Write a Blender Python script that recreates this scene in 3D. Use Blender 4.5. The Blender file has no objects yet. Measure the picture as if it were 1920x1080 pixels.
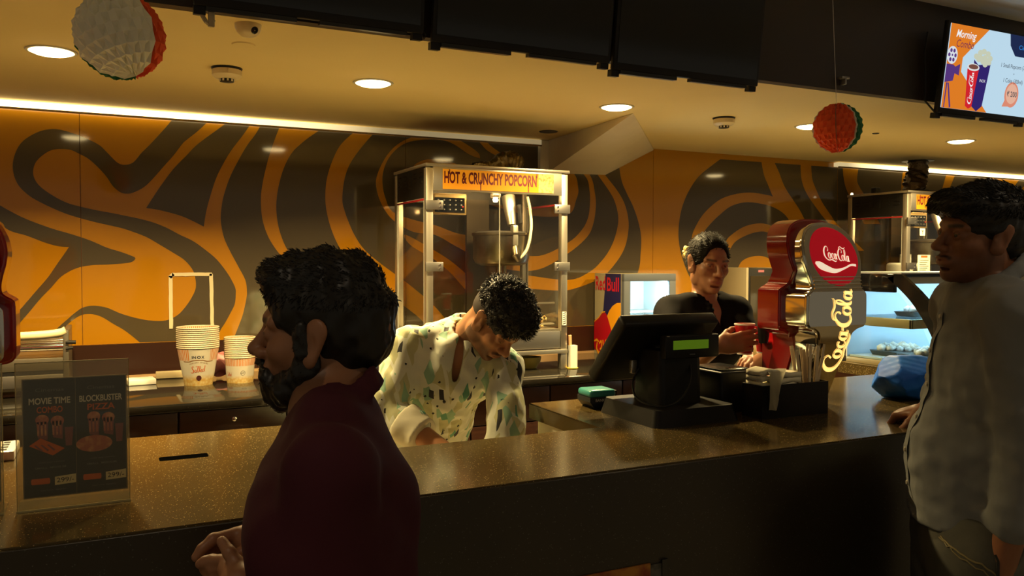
import bpy, bmesh, math, random
import numpy as np
from mathutils import Vector, Matrix
from mathutils.geometry import tessellate_polygon
SC = bpy.context.scene
COL = SC.collection
random.seed(7)
PI = math.pi

# ------------------------------------------------------------------ camera
def camera_axes(yaw, pitch, roll):
    cy, sy = math.cos(yaw), math.sin(yaw)
    fwd = Vector((sy*math.cos(pitch), cy*math.cos(pitch), -math.sin(pitch)))
    right = Vector((cy, -sy, 0)); up = right.cross(fwd)
    return (math.cos(roll)*right + math.sin(roll)*up, -math.sin(roll)*right + math.cos(roll)*up, fwd)
CR, CU, CF = camera_axes(math.radians(25.99), math.radians(1.915), math.radians(0.133))
cam_data = bpy.data.cameras.new('camera'); cam = bpy.data.objects.new('camera', cam_data); COL.objects.link(cam)
cam.matrix_world = Matrix(((CR.x, CU.x, -CF.x, 0), (CR.y, CU.y, -CF.y, 0), (CR.z, CU.z, -CF.z, 1.56), (0, 0, 0, 1)))
cam_data.sensor_width = 36; cam_data.lens = 1549.2*36/1920; cam_data.clip_start = 0.05
SC.camera = cam

# ------------------------------------------------------------------ world, exposure
SC.view_settings.view_transform = 'Standard'; SC.view_settings.look = 'None'
SC.view_settings.gamma = 1; SC.view_settings.use_curve_mapping = False
SC.view_settings.exposure = 0.0
world = bpy.data.worlds.new('lobby_gloom'); SC.world = world; world.use_nodes = True
world.node_tree.nodes['Background'].inputs[0].default_value = (1.0, 0.86, 0.62, 1)
world.node_tree.nodes['Background'].inputs[1].default_value = 0.17
LAMP_COLOR = (1.0, 0.74, 0.33)
DOWNLIGHT = 16.0          # glow of the visible diffuser
LAMP_WATTS = 42.0
COVE = 3.4
SC.cycles.max_bounces = 8; SC.cycles.diffuse_bounces = 4; SC.cycles.glossy_bounces = 4
SC.cycles.transparent_max_bounces = 24; SC.cycles.transmission_bounces = 6
SC.cycles.caustics_reflective = False; SC.cycles.caustics_refractive = False
SC.cycles.sample_clamp_indirect = 4.0

# ------------------------------------------------------------------ materials
MATS = {}
def principled(name):
    m = bpy.data.materials.new(name); m.use_nodes = True
    return m, m.node_tree, m.node_tree.nodes['Principled BSDF']
def mat(name, col, rough=.5, metal=0., spec=.5, es=0., ecol=None, coat=0., bump=None, vary=None, sss=0., aniso=0.):
    if name in MATS: return MATS[name]
    m, nt, p = principled(name)
    c = (*col, 1)
    p.inputs['Base Color'].default_value = c; p.inputs['Roughness'].default_value = rough
    p.inputs['Metallic'].default_value = metal; p.inputs['Specular IOR Level'].default_value = spec
    p.inputs['Coat Weight'].default_value = coat; p.inputs['Coat Roughness'].default_value = .04
    if aniso: p.inputs['Anisotropic'].default_value = aniso
    if sss: p.inputs['Subsurface Weight'].default_value = sss; p.inputs['Subsurface Radius'].default_value = (.012, .005, .003); p.inputs['Subsurface Scale'].default_value = 1.0
    if es:
        p.inputs['Emission Color'].default_value = (*(ecol or col), 1); p.inputs['Emission Strength'].default_value = es
    N = nt.nodes; L = nt.links
    tc = None
    if vary or bump: tc = N.new('ShaderNodeTexCoord')
    if vary:                                   # (scale, second colour, low, high[, stretch])
        mp = N.new('ShaderNodeMapping'); mp.inputs['Scale'].default_value = vary[4] if len(vary) > 4 else (1, 1, 1)
        n = N.new('ShaderNodeTexNoise'); n.inputs['Scale'].default_value = vary[0]; n.inputs['Detail'].default_value = 5
        r = N.new('ShaderNodeValToRGB'); r.color_ramp.elements[0].color = c; r.color_ramp.elements[1].color = (*vary[1], 1)
        r.color_ramp.elements[0].position = vary[2]; r.color_ramp.elements[1].position = vary[3]
        L.new(tc.outputs['Object'], mp.inputs[0]); L.new(mp.outputs[0], n.inputs['Vector']); L.new(n.outputs['Fac'], r.inputs[0]); L.new(r.outputs[0], p.inputs['Base Color'])
    if bump:                                   # (scale, strength, distance[, stretch])
        mp2 = N.new('ShaderNodeMapping'); mp2.inputs['Scale'].default_value = bump[3] if len(bump) > 3 else (1, 1, 1)
        n2 = N.new('ShaderNodeTexNoise'); n2.inputs['Scale'].default_value = bump[0]; n2.inputs['Detail'].default_value = 4
        b = N.new('ShaderNodeBump'); b.inputs['Strength'].default_value = bump[1]; b.inputs['Distance'].default_value = bump[2]
        L.new(tc.outputs['Object'], mp2.inputs[0]); L.new(mp2.outputs[0], n2.inputs['Vector']); L.new(n2.outputs['Fac'], b.inputs['Height']); L.new(b.outputs[0], p.inputs['Normal'])
    MATS[name] = m; return m
def lamp_mat(name, col, strength):
    if name in MATS: return MATS[name]
    m = bpy.data.materials.new(name); m.use_nodes = True; nt = m.node_tree; nt.nodes.clear()
    e = nt.nodes.new('ShaderNodeEmission'); e.inputs[0].default_value = (*col, 1); e.inputs[1].default_value = strength
    o = nt.nodes.new('ShaderNodeOutputMaterial'); nt.links.new(e.outputs[0], o.inputs[0]); MATS[name] = m; return m
def glass(name, tint=(1, 1, 1), ior=1.45, rough=.02, haze=0., hcol=(.8, .8, .75)):
    if name in MATS: return MATS[name]
    m = bpy.data.materials.new(name); m.use_nodes = True; nt = m.node_tree; nt.nodes.clear(); N = nt.nodes; L = nt.links
    t = N.new('ShaderNodeBsdfTransparent'); t.inputs[0].default_value = (*tint, 1)
    g = N.new('ShaderNodeBsdfGlossy'); g.inputs['Roughness'].default_value = rough
    f = N.new('ShaderNodeFresnel'); ge = N.new('ShaderNodeNewGeometry'); mi = N.new('ShaderNodeMapRange')   # same reflectance on both faces of a pane
    mi.inputs['To Min'].default_value = ior; mi.inputs['To Max'].default_value = 1/ior; L.new(ge.outputs['Backfacing'], mi.inputs['Value']); L.new(mi.outputs[0], f.inputs[0])
    mx = N.new('ShaderNodeMixShader'); L.new(f.outputs[0], mx.inputs[0]); L.new(t.outputs[0], mx.inputs[1]); L.new(g.outputs[0], mx.inputs[2])
    out = mx
    if haze:
        d = N.new('ShaderNodeBsdfDiffuse'); d.inputs[0].default_value = (*hcol, 1)
        m2 = N.new('ShaderNodeMixShader'); m2.inputs[0].default_value = haze; L.new(mx.outputs[0], m2.inputs[1]); L.new(d.outputs[0], m2.inputs[2]); out = m2
    o = N.new('ShaderNodeOutputMaterial'); L.new(out.outputs[0], o.inputs[0]); MATS[name] = m; return m

M_steel = mat('brushed_steel', (.66, .61, .50), .42, 1., bump=(60, .05, .002, (1, 1, 30)), aniso=.3)
M_steel2 = mat('dull_steel', (.34, .32, .29), .42, 1.)
M_chrome = mat('chrome', (.86, .85, .83), .06, 1.)
M_black = mat('black_plastic', (.012, .011, .010), .45, spec=.25)
M_gloss = mat('gloss_black', (.008, .008, .009), .08)
M_dark = mat('dark_metal', (.03, .028, .025), .35, .6)
M_white = mat('white_plastic', (.75, .73, .68), .35)
M_cream = mat('cream_paint', (.78, .72, .55), .5)
M_paper = mat('white_paper', (.80, .75, .64), .7)

# ------------------------------------------------------------------ mesh helpers
def box(bm, x0, x1, y0, y1, z0, z1, bev=0., seg=2, M=None, mi=0):
    vs = [bm.verts.new((x, y, z)) for z in (z0, z1) for y in (y0, y1) for x in (x0, x1)]
    fs = [bm.faces.new([vs[i] for i in f]) for f in ((0, 2, 3, 1), (4, 5, 7, 6), (0, 1, 5, 4), (2, 6, 7, 3), (0, 4, 6, 2), (1, 3, 7, 5))]
    for f in fs: f.material_index = mi
    nv = vs
    if bev:
        ed = list({e for f in fs for e in f.edges})
        r = bmesh.ops.bevel(bm, geom=ed, offset=bev, segments=seg, profile=.5, affect='EDGES')
        nv = list({v for f in r['faces'] for v in f.verts} | {v for v in vs if v.is_valid})
        for f in r['faces']: f.material_index = mi
    if M is not None: bmesh.ops.transform(bm, matrix=M, verts=[v for v in nv if v.is_valid])
    return nv
def lathe(bm, prof, n=24, c=(0, 0, 0), axis='Z', mi=0, mif=None, caps=True):
    rings = []
    for r, z in prof:
        ring = []
        for i in range(n):
            a = 2*PI*i/n; u, v = r*math.cos(a), r*math.sin(a)
            p = (u, v, z) if axis == 'Z' else ((u, z, v) if axis == 'Y' else (z, u, v))
            ring.append(bm.verts.new((c[0]+p[0], c[1]+p[1], c[2]+p[2])))
        rings.append(ring)
    for j in range(len(rings)-1):
        for i in range(n):
            f = bm.faces.new((rings[j][i], rings[j][(i+1) % n], rings[j+1][(i+1) % n], rings[j+1][i])); f.smooth = True
            f.material_index = mif[j] if mif else mi
    if caps and prof[0][0] > 1e-4: bm.faces.new(rings[0][::-1]).material_index = mif[0] if mif else mi
    if caps and prof[-1][0] > 1e-4: bm.faces.new(rings[-1]).material_index = mif[-1] if mif else mi
    return rings
def tube(bm, pts, rad, n=10, caps=True, mi=0):
    pts = [Vector(p) for p in pts]; k = len(pts); rr = rad if isinstance(rad, (list, tuple)) else [rad]*k
    prev = None; rings = []
    for i, p in enumerate(pts):
        t = (pts[min(i+1, k-1)] - pts[max(i-1, 0)]).normalized()
        if prev is None:
            a = Vector((0, 0, 1)) if abs(t.z) < .9 else Vector((1, 0, 0)); u = t.cross(a).normalized()
        else: u = (prev - t*prev.dot(t)).normalized()
        prev = u; w = t.cross(u)
        rings.append([bm.verts.new(p + rr[i]*(math.cos(2*PI*j/n)*u + math.sin(2*PI*j/n)*w)) for j in range(n)])
    for i in range(k-1):
        for j in range(n):
            f = bm.faces.new((rings[i][j], rings[i][(j+1) % n], rings[i+1][(j+1) % n], rings[i+1][j])); f.smooth = True; f.material_index = mi
    if caps:
        bm.faces.new(rings[0][::-1]).material_index = mi; bm.faces.new(rings[-1]).material_index = mi
def cr(pts, n=6, closed=True):
    P = [Vector(p) for p in pts]; k = len(P); out = []
    for i in range(k if closed else k-1):
        g = (lambda j: P[j % k]) if closed else (lambda j: P[max(0, min(k-1, j))])
        p0, p1, p2, p3 = g(i-1), g(i), g(i+1), g(i+2)
        if (p1-p2).length < 1e-9: continue
        for s in range(n):
            t = s/n
            out.append(.5*((2*p1) + (p2-p0)*t + (2*p0-5*p1+4*p2-p3)*t*t + (3*p1-p0-3*p2+p3)*t**3))
    if not closed: out.append(P[-1])
    return out
def face(bm, pts, mi=0):
    f = bm.faces.new([bm.verts.new(p) for p in pts]); f.material_index = mi; return f
def prism(bm, poly, f0, f1, mi=0, smooth=False):
    """poly: 2-D outline; f0/f1 map (a,b) to the two end outlines"""
    A = [bm.verts.new(f0(*p)) for p in poly]; B = [bm.verts.new(f1(*p)) for p in poly]; n = len(A)
    bm.faces.new(A).material_index = mi; bm.faces.new(B[::-1]).material_index = mi
    for i in range(n):
        f = bm.faces.new((A[i], B[i], B[(i+1) % n], A[(i+1) % n])); f.material_index = mi; f.smooth = smooth
def rrect(x0, x1, y0, y1, r, n=5):
    out = []
    for cx, cy, a0 in ((x1-r, y1-r, 0), (x0+r, y1-r, 90), (x0+r, y0+r, 180), (x1-r, y0+r, 270)):
        for i in range(n+1):
            a = math.radians(a0 + 90*i/n); out.append((cx + r*math.cos(a), cy + r*math.sin(a)))
    return out
def ell2(cx, cy, rx, ry, n=28, rot=0.):
    c, s = math.cos(rot), math.sin(rot)
    return [(cx + rx*math.cos(2*PI*i/n)*c - ry*math.sin(2*PI*i/n)*s, cy + rx*math.cos(2*PI*i/n)*s + ry*math.sin(2*PI*i/n)*c) for i in range(n)]
def ribbon(pts, n=8):
    """pts: (x,y,width) -> outline of a brush stroke as quads [(a,b,c,d)]"""
    P = cr([(x, y, w) for x, y, w in pts], n, closed=False); L, R = [], []
    for i, p in enumerate(P):
        q0, q1 = P[max(0, i-1)], P[min(len(P)-1, i+1)]; t = Vector((q1.x-q0.x, q1.y-q0.y))
        t = t.normalized() if t.length > 1e-9 else Vector((1, 0)); nn = Vector((-t.y, t.x))*max(p.z, .004)/2
        L.append((p.x+nn.x, p.y+nn.y)); R.append((p.x-nn.x, p.y-nn.y))
    return [(L[i], L[i+1], R[i+1], R[i]) for i in range(len(L)-1)]
def BM(): return bmesh.new()
def obj(name, bm, materials, parent=None, loc=None, smooth=False, kind=None, label=None):
    me = bpy.data.meshes.new(name)
    bmesh.ops.recalc_face_normals(bm, faces=bm.faces[:]); bm.to_mesh(me); bm.free()
    if smooth:
        for p in me.polygons: p.use_smooth = True
    else: me.set_sharp_from_angle(angle=math.radians(38))
    for m in (materials if isinstance(materials, (list, tuple)) else [materials]): me.materials.append(m)
    o = bpy.data.objects.new(name, me); COL.objects.link(o)
    if parent is not None: o.parent = parent
    if loc is not None: o.location = loc
    if kind: o['kind'] = kind
    if label: o['label'] = label
    return o
def tag(o, label, cat, group=None):
    o['label'] = label; o['category'] = cat
    if group: o['group'] = group
    return o
def thing(name, label, cat, loc=(0, 0, 0), rz=0., group=None):
    o = bpy.data.objects.new(name, None); COL.objects.link(o); o.location = loc; o.rotation_euler = (0, 0, rz)
    o.empty_display_size = .05
    return tag(o, label, cat, group)
def dup(root, loc, label, rz=None, group=None):
    r = root.copy(); COL.objects.link(r); r.location = loc; r['label'] = label
    if rz is not None: r.rotation_euler = (0, 0, rz)
    if group: r['group'] = group
    for ch in list(root.children):
        c = ch.copy(); COL.objects.link(c); c.parent = r
        for g in list(ch.children):
            d = g.copy(); COL.objects.link(d); d.parent = c
    return r
def struct(name, bm, m, parent=None):
    o = obj(name, bm, m, parent)
    if parent is None: o['kind'] = 'structure'
    return o
def part(name, m, parent, *boxes, bev=0., seg=2, label=None):
    bm = BM()
    for b in boxes: box(bm, *b, bev=bev, seg=seg)
    return obj(name, bm, m, parent, label=label)
_tc = {}
def text2d(s, bold=0.):
    """outline polygons of a line of text, 1 unit tall: (verts, faces, width)"""
    key = (s, bold)
    if key in _tc: return _tc[key]
    cu = bpy.data.curves.new('lettering', 'FONT'); cu.body = s; cu.size = 1; cu.offset = bold; cu.resolution_u = 3
    o = bpy.data.objects.new('lettering', cu); COL.objects.link(o)
    dg = bpy.context.evaluated_depsgraph_get(); dg.update()
    me = bpy.data.meshes.new_from_object(o.evaluated_get(dg))
    v = [(p.co.x, p.co.y) for p in me.vertices]; f = [tuple(p.vertices) for p in me.polygons]
    bpy.data.objects.remove(o); bpy.data.curves.remove(cu); bpy.data.meshes.remove(me)
    w = max([p[0] for p in v] or [1])
    _tc[key] = (v, f, w); return _tc[key]
def put_text(bm, s, T, x, y, h, width=None, bold=0., mi=0, align='L', slant=0.):
    """writes s with capital height h at (x,y); T maps (u,v) to 3-D"""
    v, f, w = text2d(s, bold); k = h/.7; sx = (width/w) if width else k
    off = {'L': 0, 'C': -w*sx/2, 'R': -w*sx}[align]
    vs = [bm.verts.new(T(x + off + a*sx + slant*b*k, y + b*k)) for a, b in v]
    for q in f:
        try: bm.faces.new([vs[i] for i in q]).material_index = mi
        except ValueError: pass
def put_poly(bm, poly, T, mi=0):
    face(bm, [T(*p) for p in poly], mi)
def put_strokes(bm, strokes, T, mi=0, n=8):
    for st in strokes:
        for q in ribbon(st, n):
            try: face(bm, [T(*p) for p in q], mi)
            except ValueError: pass
# flowing script word, drawn stroke by stroke: (x, y, brush width)
def _o(x, y, rx=.17, ry=.30):
    return [(x+rx*math.cos(a)+.10*math.sin(a)*ry, y+ry*math.sin(a), .05+.10*abs(math.cos(a))) for a in [PI*.5+2*PI*i/12 for i in range(13)]]
SCRIPT = [
    [(.80, .74, .10), (.92, .98, .06), (.78, 1.22, .06), (.50, 1.12, .12), (.22, .72, .2), (.20, .22, .2), (.44, -.08, .13), (.82, -.20, .09), (1.2, -.10, .10), (1.5, -.16, .15), (1.8, -.22, .10), (2.02, -.10, .03)],
    _o(.98, .30), [(1.10, .60, .05), (1.22, .50, .04), (1.30, .42, .04)],
    [(1.58, .50, .12), (1.54, .60, .06), (1.38, .46, .13), (1.34, .16, .13), (1.48, 0, .07), (1.66, .14, .04)],
    _o(1.86, .30, .14, .29), [(2.06, .62, .12), (2.02, .30, .14), (2.04, .06, .12), (2.18, .08, .04)],
    [(2.14, .46, .09), (2.30, .54, .09)],
    [(2.98, .80, .10), (3.08, 1.0, .06), (2.94, 1.22, .06), (2.68, 1.10, .12), (2.44, .72, .2), (2.44, .24, .2), (2.66, -.04, .12), (2.92, .06, .05)],
    [(2.66, 1.08, .05), (2.74, 1.34, .06), (3.02, 1.44, .09), (3.34, 1.30, .10), (3.66, 1.40, .05), (3.74, 1.52, .02)],
    _o(3.12, .30), [(3.24, .60, .05), (3.34, .56, .04)],
    [(3.40, .30, .05), (3.62, .86, .08), (3.62, 1.22, .06), (3.50, 1.10, .10), (3.44, .60, .14), (3.46, .10, .13), (3.60, .04, .05)],
    _o(3.84, .30, .14, .29), [(4.04, .62, .12), (4.0, .30, .14), (4.02, .06, .12), (4.18, .12, .03)],
]
MURAL_BROWN=[[(0.291,2.231),(0.291,2.231),(0.238,2.16),(0.175,2.083),(0.137,2.04),(0.104,1.997),(0.071,1.984),(0.039,1.992),(-0.003,2.036),(-0.035,2.067),(-0.097,2.096),(-0.159,2.117),(-0.209,2.123),(-0.26,2.11),(-0.31,2.077),(-0.338,2.044),(-0.356,2.0),(-0.363,1.954),(-0.357,1.909),(-0.339,1.869),(-0.304,1.832),(-0.264,1.806),(-0.214,1.78),(-0.164,1.758),(-0.112,1.741),(-0.05,1.724),(0.046,1.702),(0.1,1.684),(0.155,1.661),(0.21,1.627),(0.266,1.591),(0.312,1.559),(0.346,1.517),(0.359,1.478),(0.361,1.428),(0.344,1.386),(0.321,1.349),(0.286,1.308),(0.245,1.285),(0.206,1.279),(0.15,1.285),(0.095,1.299),(0.041,1.319),(-0.012,1.345),(-0.065,1.355),(-0.107,1.347),(-0.139,1.324),(-0.17,1.295),(-0.205,1.261),(-0.247,1.216),(-0.247,1.216),(-0.212,1.203),(-0.212,1.203),(-0.17,1.271),(-0.118,1.312),(-0.076,1.318),(-0.034,1.305),(0.013,1.272),(0.066,1.235),(0.142,1.164),(0.142,1.164),(0.436,1.138),(0.436,1.138),(0.465,1.22),(0.49,1.262),(0.514,1.307),(0.534,1.35),(0.539,1.4),(0.537,1.426),(0.523,1.459),(0.499,1.502),(0.456,1.56),(0.41,1.602),(0.352,1.646),(0.294,1.675),(0.238,1.706),(0.182,1.729),(0.127,1.744),(0.073,1.755),(0.019,1.766),(-0.049,1.778),(-0.112,1.792),(-0.163,1.807),(-0.214,1.835),(-0.259,1.87),(-0.281,1.901),(-0.288,1.935),(-0.278,1.975),(-0.251,2.008),(-0.221,2.03),(-0.186,2.039),(-0.145,2.037),(-0.109,2.021),(-0.073,2.0),(-0.036,1.964),(-0.005,1.926),(0.02,1.886),(0.048,1.861),(0.074,1.855),(0.102,1.861),(0.146,1.887),(0.184,1.927),(0.23,1.985),(0.271,2.036),(0.31,2.092),(0.329,2.112),(0.387,2.165),(0.451,2.237),(0.451,2.237)],[(-0.525,1.862),(-0.525,1.862),(-0.412,1.788),(-0.389,1.773),(-0.34,1.744),(-0.291,1.721),(-0.216,1.692),(-0.14,1.668),(-0.072,1.643),(-0.009,1.613),(0.045,1.595),(0.088,1.578),(0.107,1.566),(0.092,1.549),(0.055,1.542),(-0.01,1.537),(-0.063,1.535),(-0.115,1.526),(-0.157,1.507),(-0.194,1.479),(-0.229,1.435),(-0.27,1.388),(-0.311,1.333),(-0.349,1.284),(-0.421,1.188),(-0.421,1.188),(-0.498,1.192),(-0.498,1.192),(-0.42,1.268),(-0.349,1.341),(-0.32,1.377),(-0.28,1.429),(-0.239,1.482),(-0.203,1.54),(-0.172,1.589),(-0.157,1.614),(-0.157,1.614),(-0.192,1.616),(-0.243,1.63),(-0.316,1.661),(-0.365,1.676),(-0.394,1.693),(-0.413,1.72),(-0.526,1.784),(-0.526,1.784)],[(0.154,1.793),(0.154,1.793),(0.183,1.842),(0.218,1.899),(0.27,1.975),(0.328,2.041),(0.377,2.096),(0.474,2.177),(0.546,2.239),(0.546,2.239),(0.639,2.247),(0.639,2.247),(0.584,2.159),(0.528,2.08),(0.491,2.016),(0.455,1.939),(0.424,1.839),(0.409,1.776),(0.399,1.714),(0.399,1.714),(0.353,1.738),(0.307,1.759),(0.257,1.774),(0.201,1.787)],[(0.688,2.255),(0.688,2.255),(0.638,2.163),(0.601,2.11),(0.564,2.045),(0.52,1.955),(0.49,1.866),(0.478,1.803),(0.475,1.74),(0.488,1.665),(0.516,1.598),(0.552,1.527),(0.583,1.463),(0.59,1.412),(0.587,1.374),(0.57,1.298),(0.545,1.23),(0.508,1.135),(0.508,1.135),(2.59,1.057),(2.59,1.057),(2.718,1.241),(2.834,1.492),(2.852,1.604),(2.855,1.699),(2.835,1.788),(2.796,1.881),(2.75,1.958),(2.712,2.035),(2.692,2.149),(2.691,2.268),(2.691,2.268)],[(3.594,2.283),(3.594,2.283),(3.474,2.212),(3.382,2.154),(3.279,2.08),(3.207,1.992),(3.159,1.899),(3.136,1.811),(3.129,1.719),(3.142,1.632),(3.171,1.55),(3.209,1.474),(3.288,1.358),(3.396,1.122),(3.396,1.122),(3.678,1.009),(3.678,1.009),(7.014,0.863),(7.014,0.863),(6.956,2.298),(6.956,2.298)]]
MURAL_ORANGE=[[(0.776,2.25),(0.776,2.25),(0.755,2.217),(0.717,2.117),(0.691,2.034),(0.666,1.923),(0.658,1.847),(0.664,1.757),(0.689,1.676),(0.726,1.612),(0.771,1.553),(0.835,1.448),(0.912,1.263),(0.937,1.116),(0.937,1.116),(1.072,1.11),(1.072,1.11),(1.018,1.286),(0.939,1.421),(0.835,1.54),(0.787,1.6),(0.759,1.656),(0.737,1.733),(0.73,1.823),(0.741,1.914),(0.767,2.005),(0.805,2.079),(0.849,2.126),(0.891,2.162),(0.97,2.22),(1.028,2.259),(1.028,2.259)],[(1.172,2.259),(1.172,2.259),(1.131,2.218),(1.049,2.138),(1.009,2.065),(0.979,1.976),(0.968,1.891),(0.973,1.804),(0.999,1.707),(1.039,1.62),(1.087,1.561),(1.217,1.439),(1.31,1.367),(1.47,1.246),(1.589,1.086),(1.589,1.086),(1.743,1.079),(1.743,1.079),(1.559,1.3),(1.426,1.415),(1.31,1.499),(1.242,1.548),(1.162,1.616),(1.113,1.688),(1.083,1.754),(1.064,1.807),(1.053,1.86),(1.062,1.953),(1.089,2.035),(1.144,2.118),(1.228,2.217),(1.276,2.261),(1.276,2.261)],[(1.681,2.201),(1.59,2.223),(1.477,2.21),(1.404,2.191),(1.326,2.142),(1.269,2.071),(1.23,1.982),(1.23,1.92),(1.255,1.848),(1.314,1.768),(1.426,1.707),(1.545,1.694),(1.666,1.634),(1.774,1.583),(1.966,1.511),(2.165,1.51),(2.354,1.601),(2.477,1.694),(2.52,1.771),(2.537,1.873),(2.529,1.956),(2.5,2.047),(2.403,2.134),(2.264,2.216),(2.129,2.231),(2.129,2.231),(1.997,2.222),(1.997,2.222),(2.162,2.194),(2.333,2.13),(2.464,2.045),(2.493,1.97),(2.497,1.878),(2.483,1.801),(2.441,1.733),(2.353,1.662),(2.165,1.585),(1.966,1.613),(1.774,1.684),(1.666,1.705),(1.545,1.745),(1.427,1.77),(1.314,1.809),(1.275,1.881),(1.261,1.949),(1.266,2.017),(1.303,2.095),(1.375,2.159),(1.471,2.187),(1.575,2.194),(1.65,2.177),(1.743,2.126),(1.805,2.109),(1.805,2.109),(1.789,2.143)],[(1.758,2.24),(1.758,2.24),(1.811,2.187),(1.852,2.152),(1.932,2.116),(1.932,2.116),(1.981,2.119),(1.981,2.119),(1.9,2.161),(1.852,2.195),(1.821,2.239),(1.821,2.239)],[(2.528,2.079),(2.528,2.079),(2.62,1.975),(2.665,1.909),(2.691,1.822),(2.684,1.744),(2.648,1.649),(2.586,1.565),(2.496,1.494),(2.354,1.449),(2.065,1.481),(2.065,1.481),(2.048,1.407),(2.048,1.407),(2.302,1.389),(2.408,1.402),(2.533,1.441),(2.605,1.478),(2.679,1.55),(2.734,1.628),(2.76,1.714),(2.763,1.802),(2.735,1.895),(2.683,1.971),(2.605,2.052),(2.575,2.088),(2.575,2.088)],[(1.383,1.692),(1.545,1.61),(1.666,1.534),(1.806,1.41),(1.902,1.292),(1.854,1.278),(1.712,1.411),(1.635,1.492),(1.544,1.562),(1.412,1.637)],[(1.427,2.038),(1.471,2.077),(1.545,2.092),(1.62,2.085),(1.805,2.043),(2.129,2.065),(2.369,2.065),(2.418,1.976),(2.405,1.906),(2.352,1.822),(2.13,1.808),(1.869,1.859),(1.62,1.922),(1.5,1.987)],[(3.77,2.26),(3.77,2.26),(3.78,2.209),(3.804,2.118),(3.841,2.051),(3.883,1.977),(3.883,1.977),(3.842,1.986),(3.694,1.997),(3.555,1.979),(3.436,1.938),(3.324,1.855),(3.259,1.771),(3.231,1.705),(3.22,1.589),(3.246,1.458),(3.246,1.458),(3.32,1.457),(3.32,1.457),(3.294,1.59),(3.313,1.716),(3.366,1.783),(3.45,1.851),(3.543,1.908),(3.673,1.935),(3.843,1.92),(3.958,1.882),(4.029,1.825),(4.125,1.7),(4.125,1.7),(4.269,1.701),(4.269,1.701),(4.165,1.835),(4.107,1.911),(3.988,2.04),(3.931,2.141),(3.884,2.215),(3.874,2.263),(3.874,2.263)],[(3.495,1.675),(3.545,1.726),(3.645,1.778),(3.755,1.801),(3.845,1.796),(3.914,1.766),(4.078,1.664),(4.078,1.664),(3.985,1.663),(3.985,1.663),(3.892,1.731),(3.846,1.744),(3.787,1.75),(3.69,1.732),(3.581,1.686),(3.53,1.625),(3.497,1.523),(3.497,1.523),(3.433,1.524),(3.433,1.524)],[(3.605,1.527),(3.648,1.568),(3.714,1.588),(3.781,1.592),(3.849,1.578),(3.918,1.526),(3.99,1.382),(3.99,1.382),(3.542,1.388),(3.542,1.388)],[(4.119,2.263),(4.119,2.263),(4.127,2.116),(4.176,2.012),(4.275,1.909),(4.374,1.822),(4.62,1.632),(4.62,1.632),(4.723,1.633),(4.723,1.633),(4.469,1.806),(4.413,1.859),(4.322,1.953),(4.262,2.04),(4.222,2.127),(4.214,2.269),(4.214,2.269)],[(4.499,2.267),(4.499,2.267),(4.518,2.116),(4.571,2.009),(4.719,1.818),(4.719,1.818),(4.877,1.822),(4.877,1.822),(4.719,2.018),(4.672,2.068),(4.644,2.129),(4.672,2.269),(4.672,2.269)],[(5.115,2.264),(5.115,2.264),(5.086,2.122),(5.089,1.978),(5.089,1.978),(5.211,1.982),(5.211,1.982),(5.185,2.126),(5.215,2.265),(5.215,2.265)],[(5.583,2.261),(5.583,2.261),(5.539,2.142),(5.473,1.991),(5.473,1.991),(5.532,1.973),(5.532,1.973),(5.628,2.146),(5.69,2.259),(5.69,2.259)],[(5.99,2.258),(5.99,2.258),(6.184,2.137),(6.297,2.059),(6.386,1.937),(6.359,1.77),(6.34,1.395),(6.34,1.395),(6.994,1.345),(6.994,1.345),(6.956,2.298),(6.956,2.298)]]
MURAL_TOP=[[(6.378,2.166),(6.378,2.166),(6.488,2.266),(6.488,2.266),(6.576,2.237),(6.576,2.237),(6.414,2.105),(6.284,2.05),(6.284,2.05)],[(6.58,2.132),(6.58,2.132),(6.585,2.006),(6.585,2.006),(6.413,1.93),(6.413,1.93),(6.392,1.979),(6.392,1.979)],[(6.326,1.782),(6.326,1.782),(6.63,1.711),(6.63,1.711),(6.635,1.583),(6.635,1.583),(6.329,1.695),(6.329,1.695)],[(6.298,1.645),(6.298,1.645),(6.446,1.57),(6.642,1.392),(6.642,1.392),(6.508,1.351),(6.508,1.351),(6.354,1.541)]]
# ================================================================== the room
M_ceil = mat('ceiling_paint', (.80, .64, .30), .85, vary=(1.2, (.74, .59, .28), .35, .7))
M_fascia = mat('fascia_laminate', (.030, .019, .011), .45)
M_floor = mat('floor_tile', (.60, .52, .36), .35)
M_orange = mat('orange_glass', (.41, .175, .006), .07, spec=.6)
M_brown = mat('brown_glass', (.075, .056, .030), .07, spec=.6)
M_mullion = mat('joint_brown', (.16, .05, .01), .5)  # brown carcass that shows between the wall panels
M_skirt = mat('wenge_laminate', (.030, .011, .006), .3)
bm = BM(); box(bm, -5, 9, -5, 4.3, -.06, 0); struct('floor', bm, M_floor)
CZ = 2.23
bm = BM(); box(bm, -5, 9, 2.40, 4.25, CZ, CZ+.06); struct('ceiling', bm, M_ceil)
bm = BM(); box(bm, -5, 9, -5, 2.36, 2.632, 2.69); struct('ceiling_lobby', bm, mat('lobby_ceiling_paint', (.88, .85, .80), .8))
bm = BM(); box(bm, -5, 9, 2.36, 2.40, CZ-.003, 2.69); struct('trim_1', bm, M_fascia)
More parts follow.
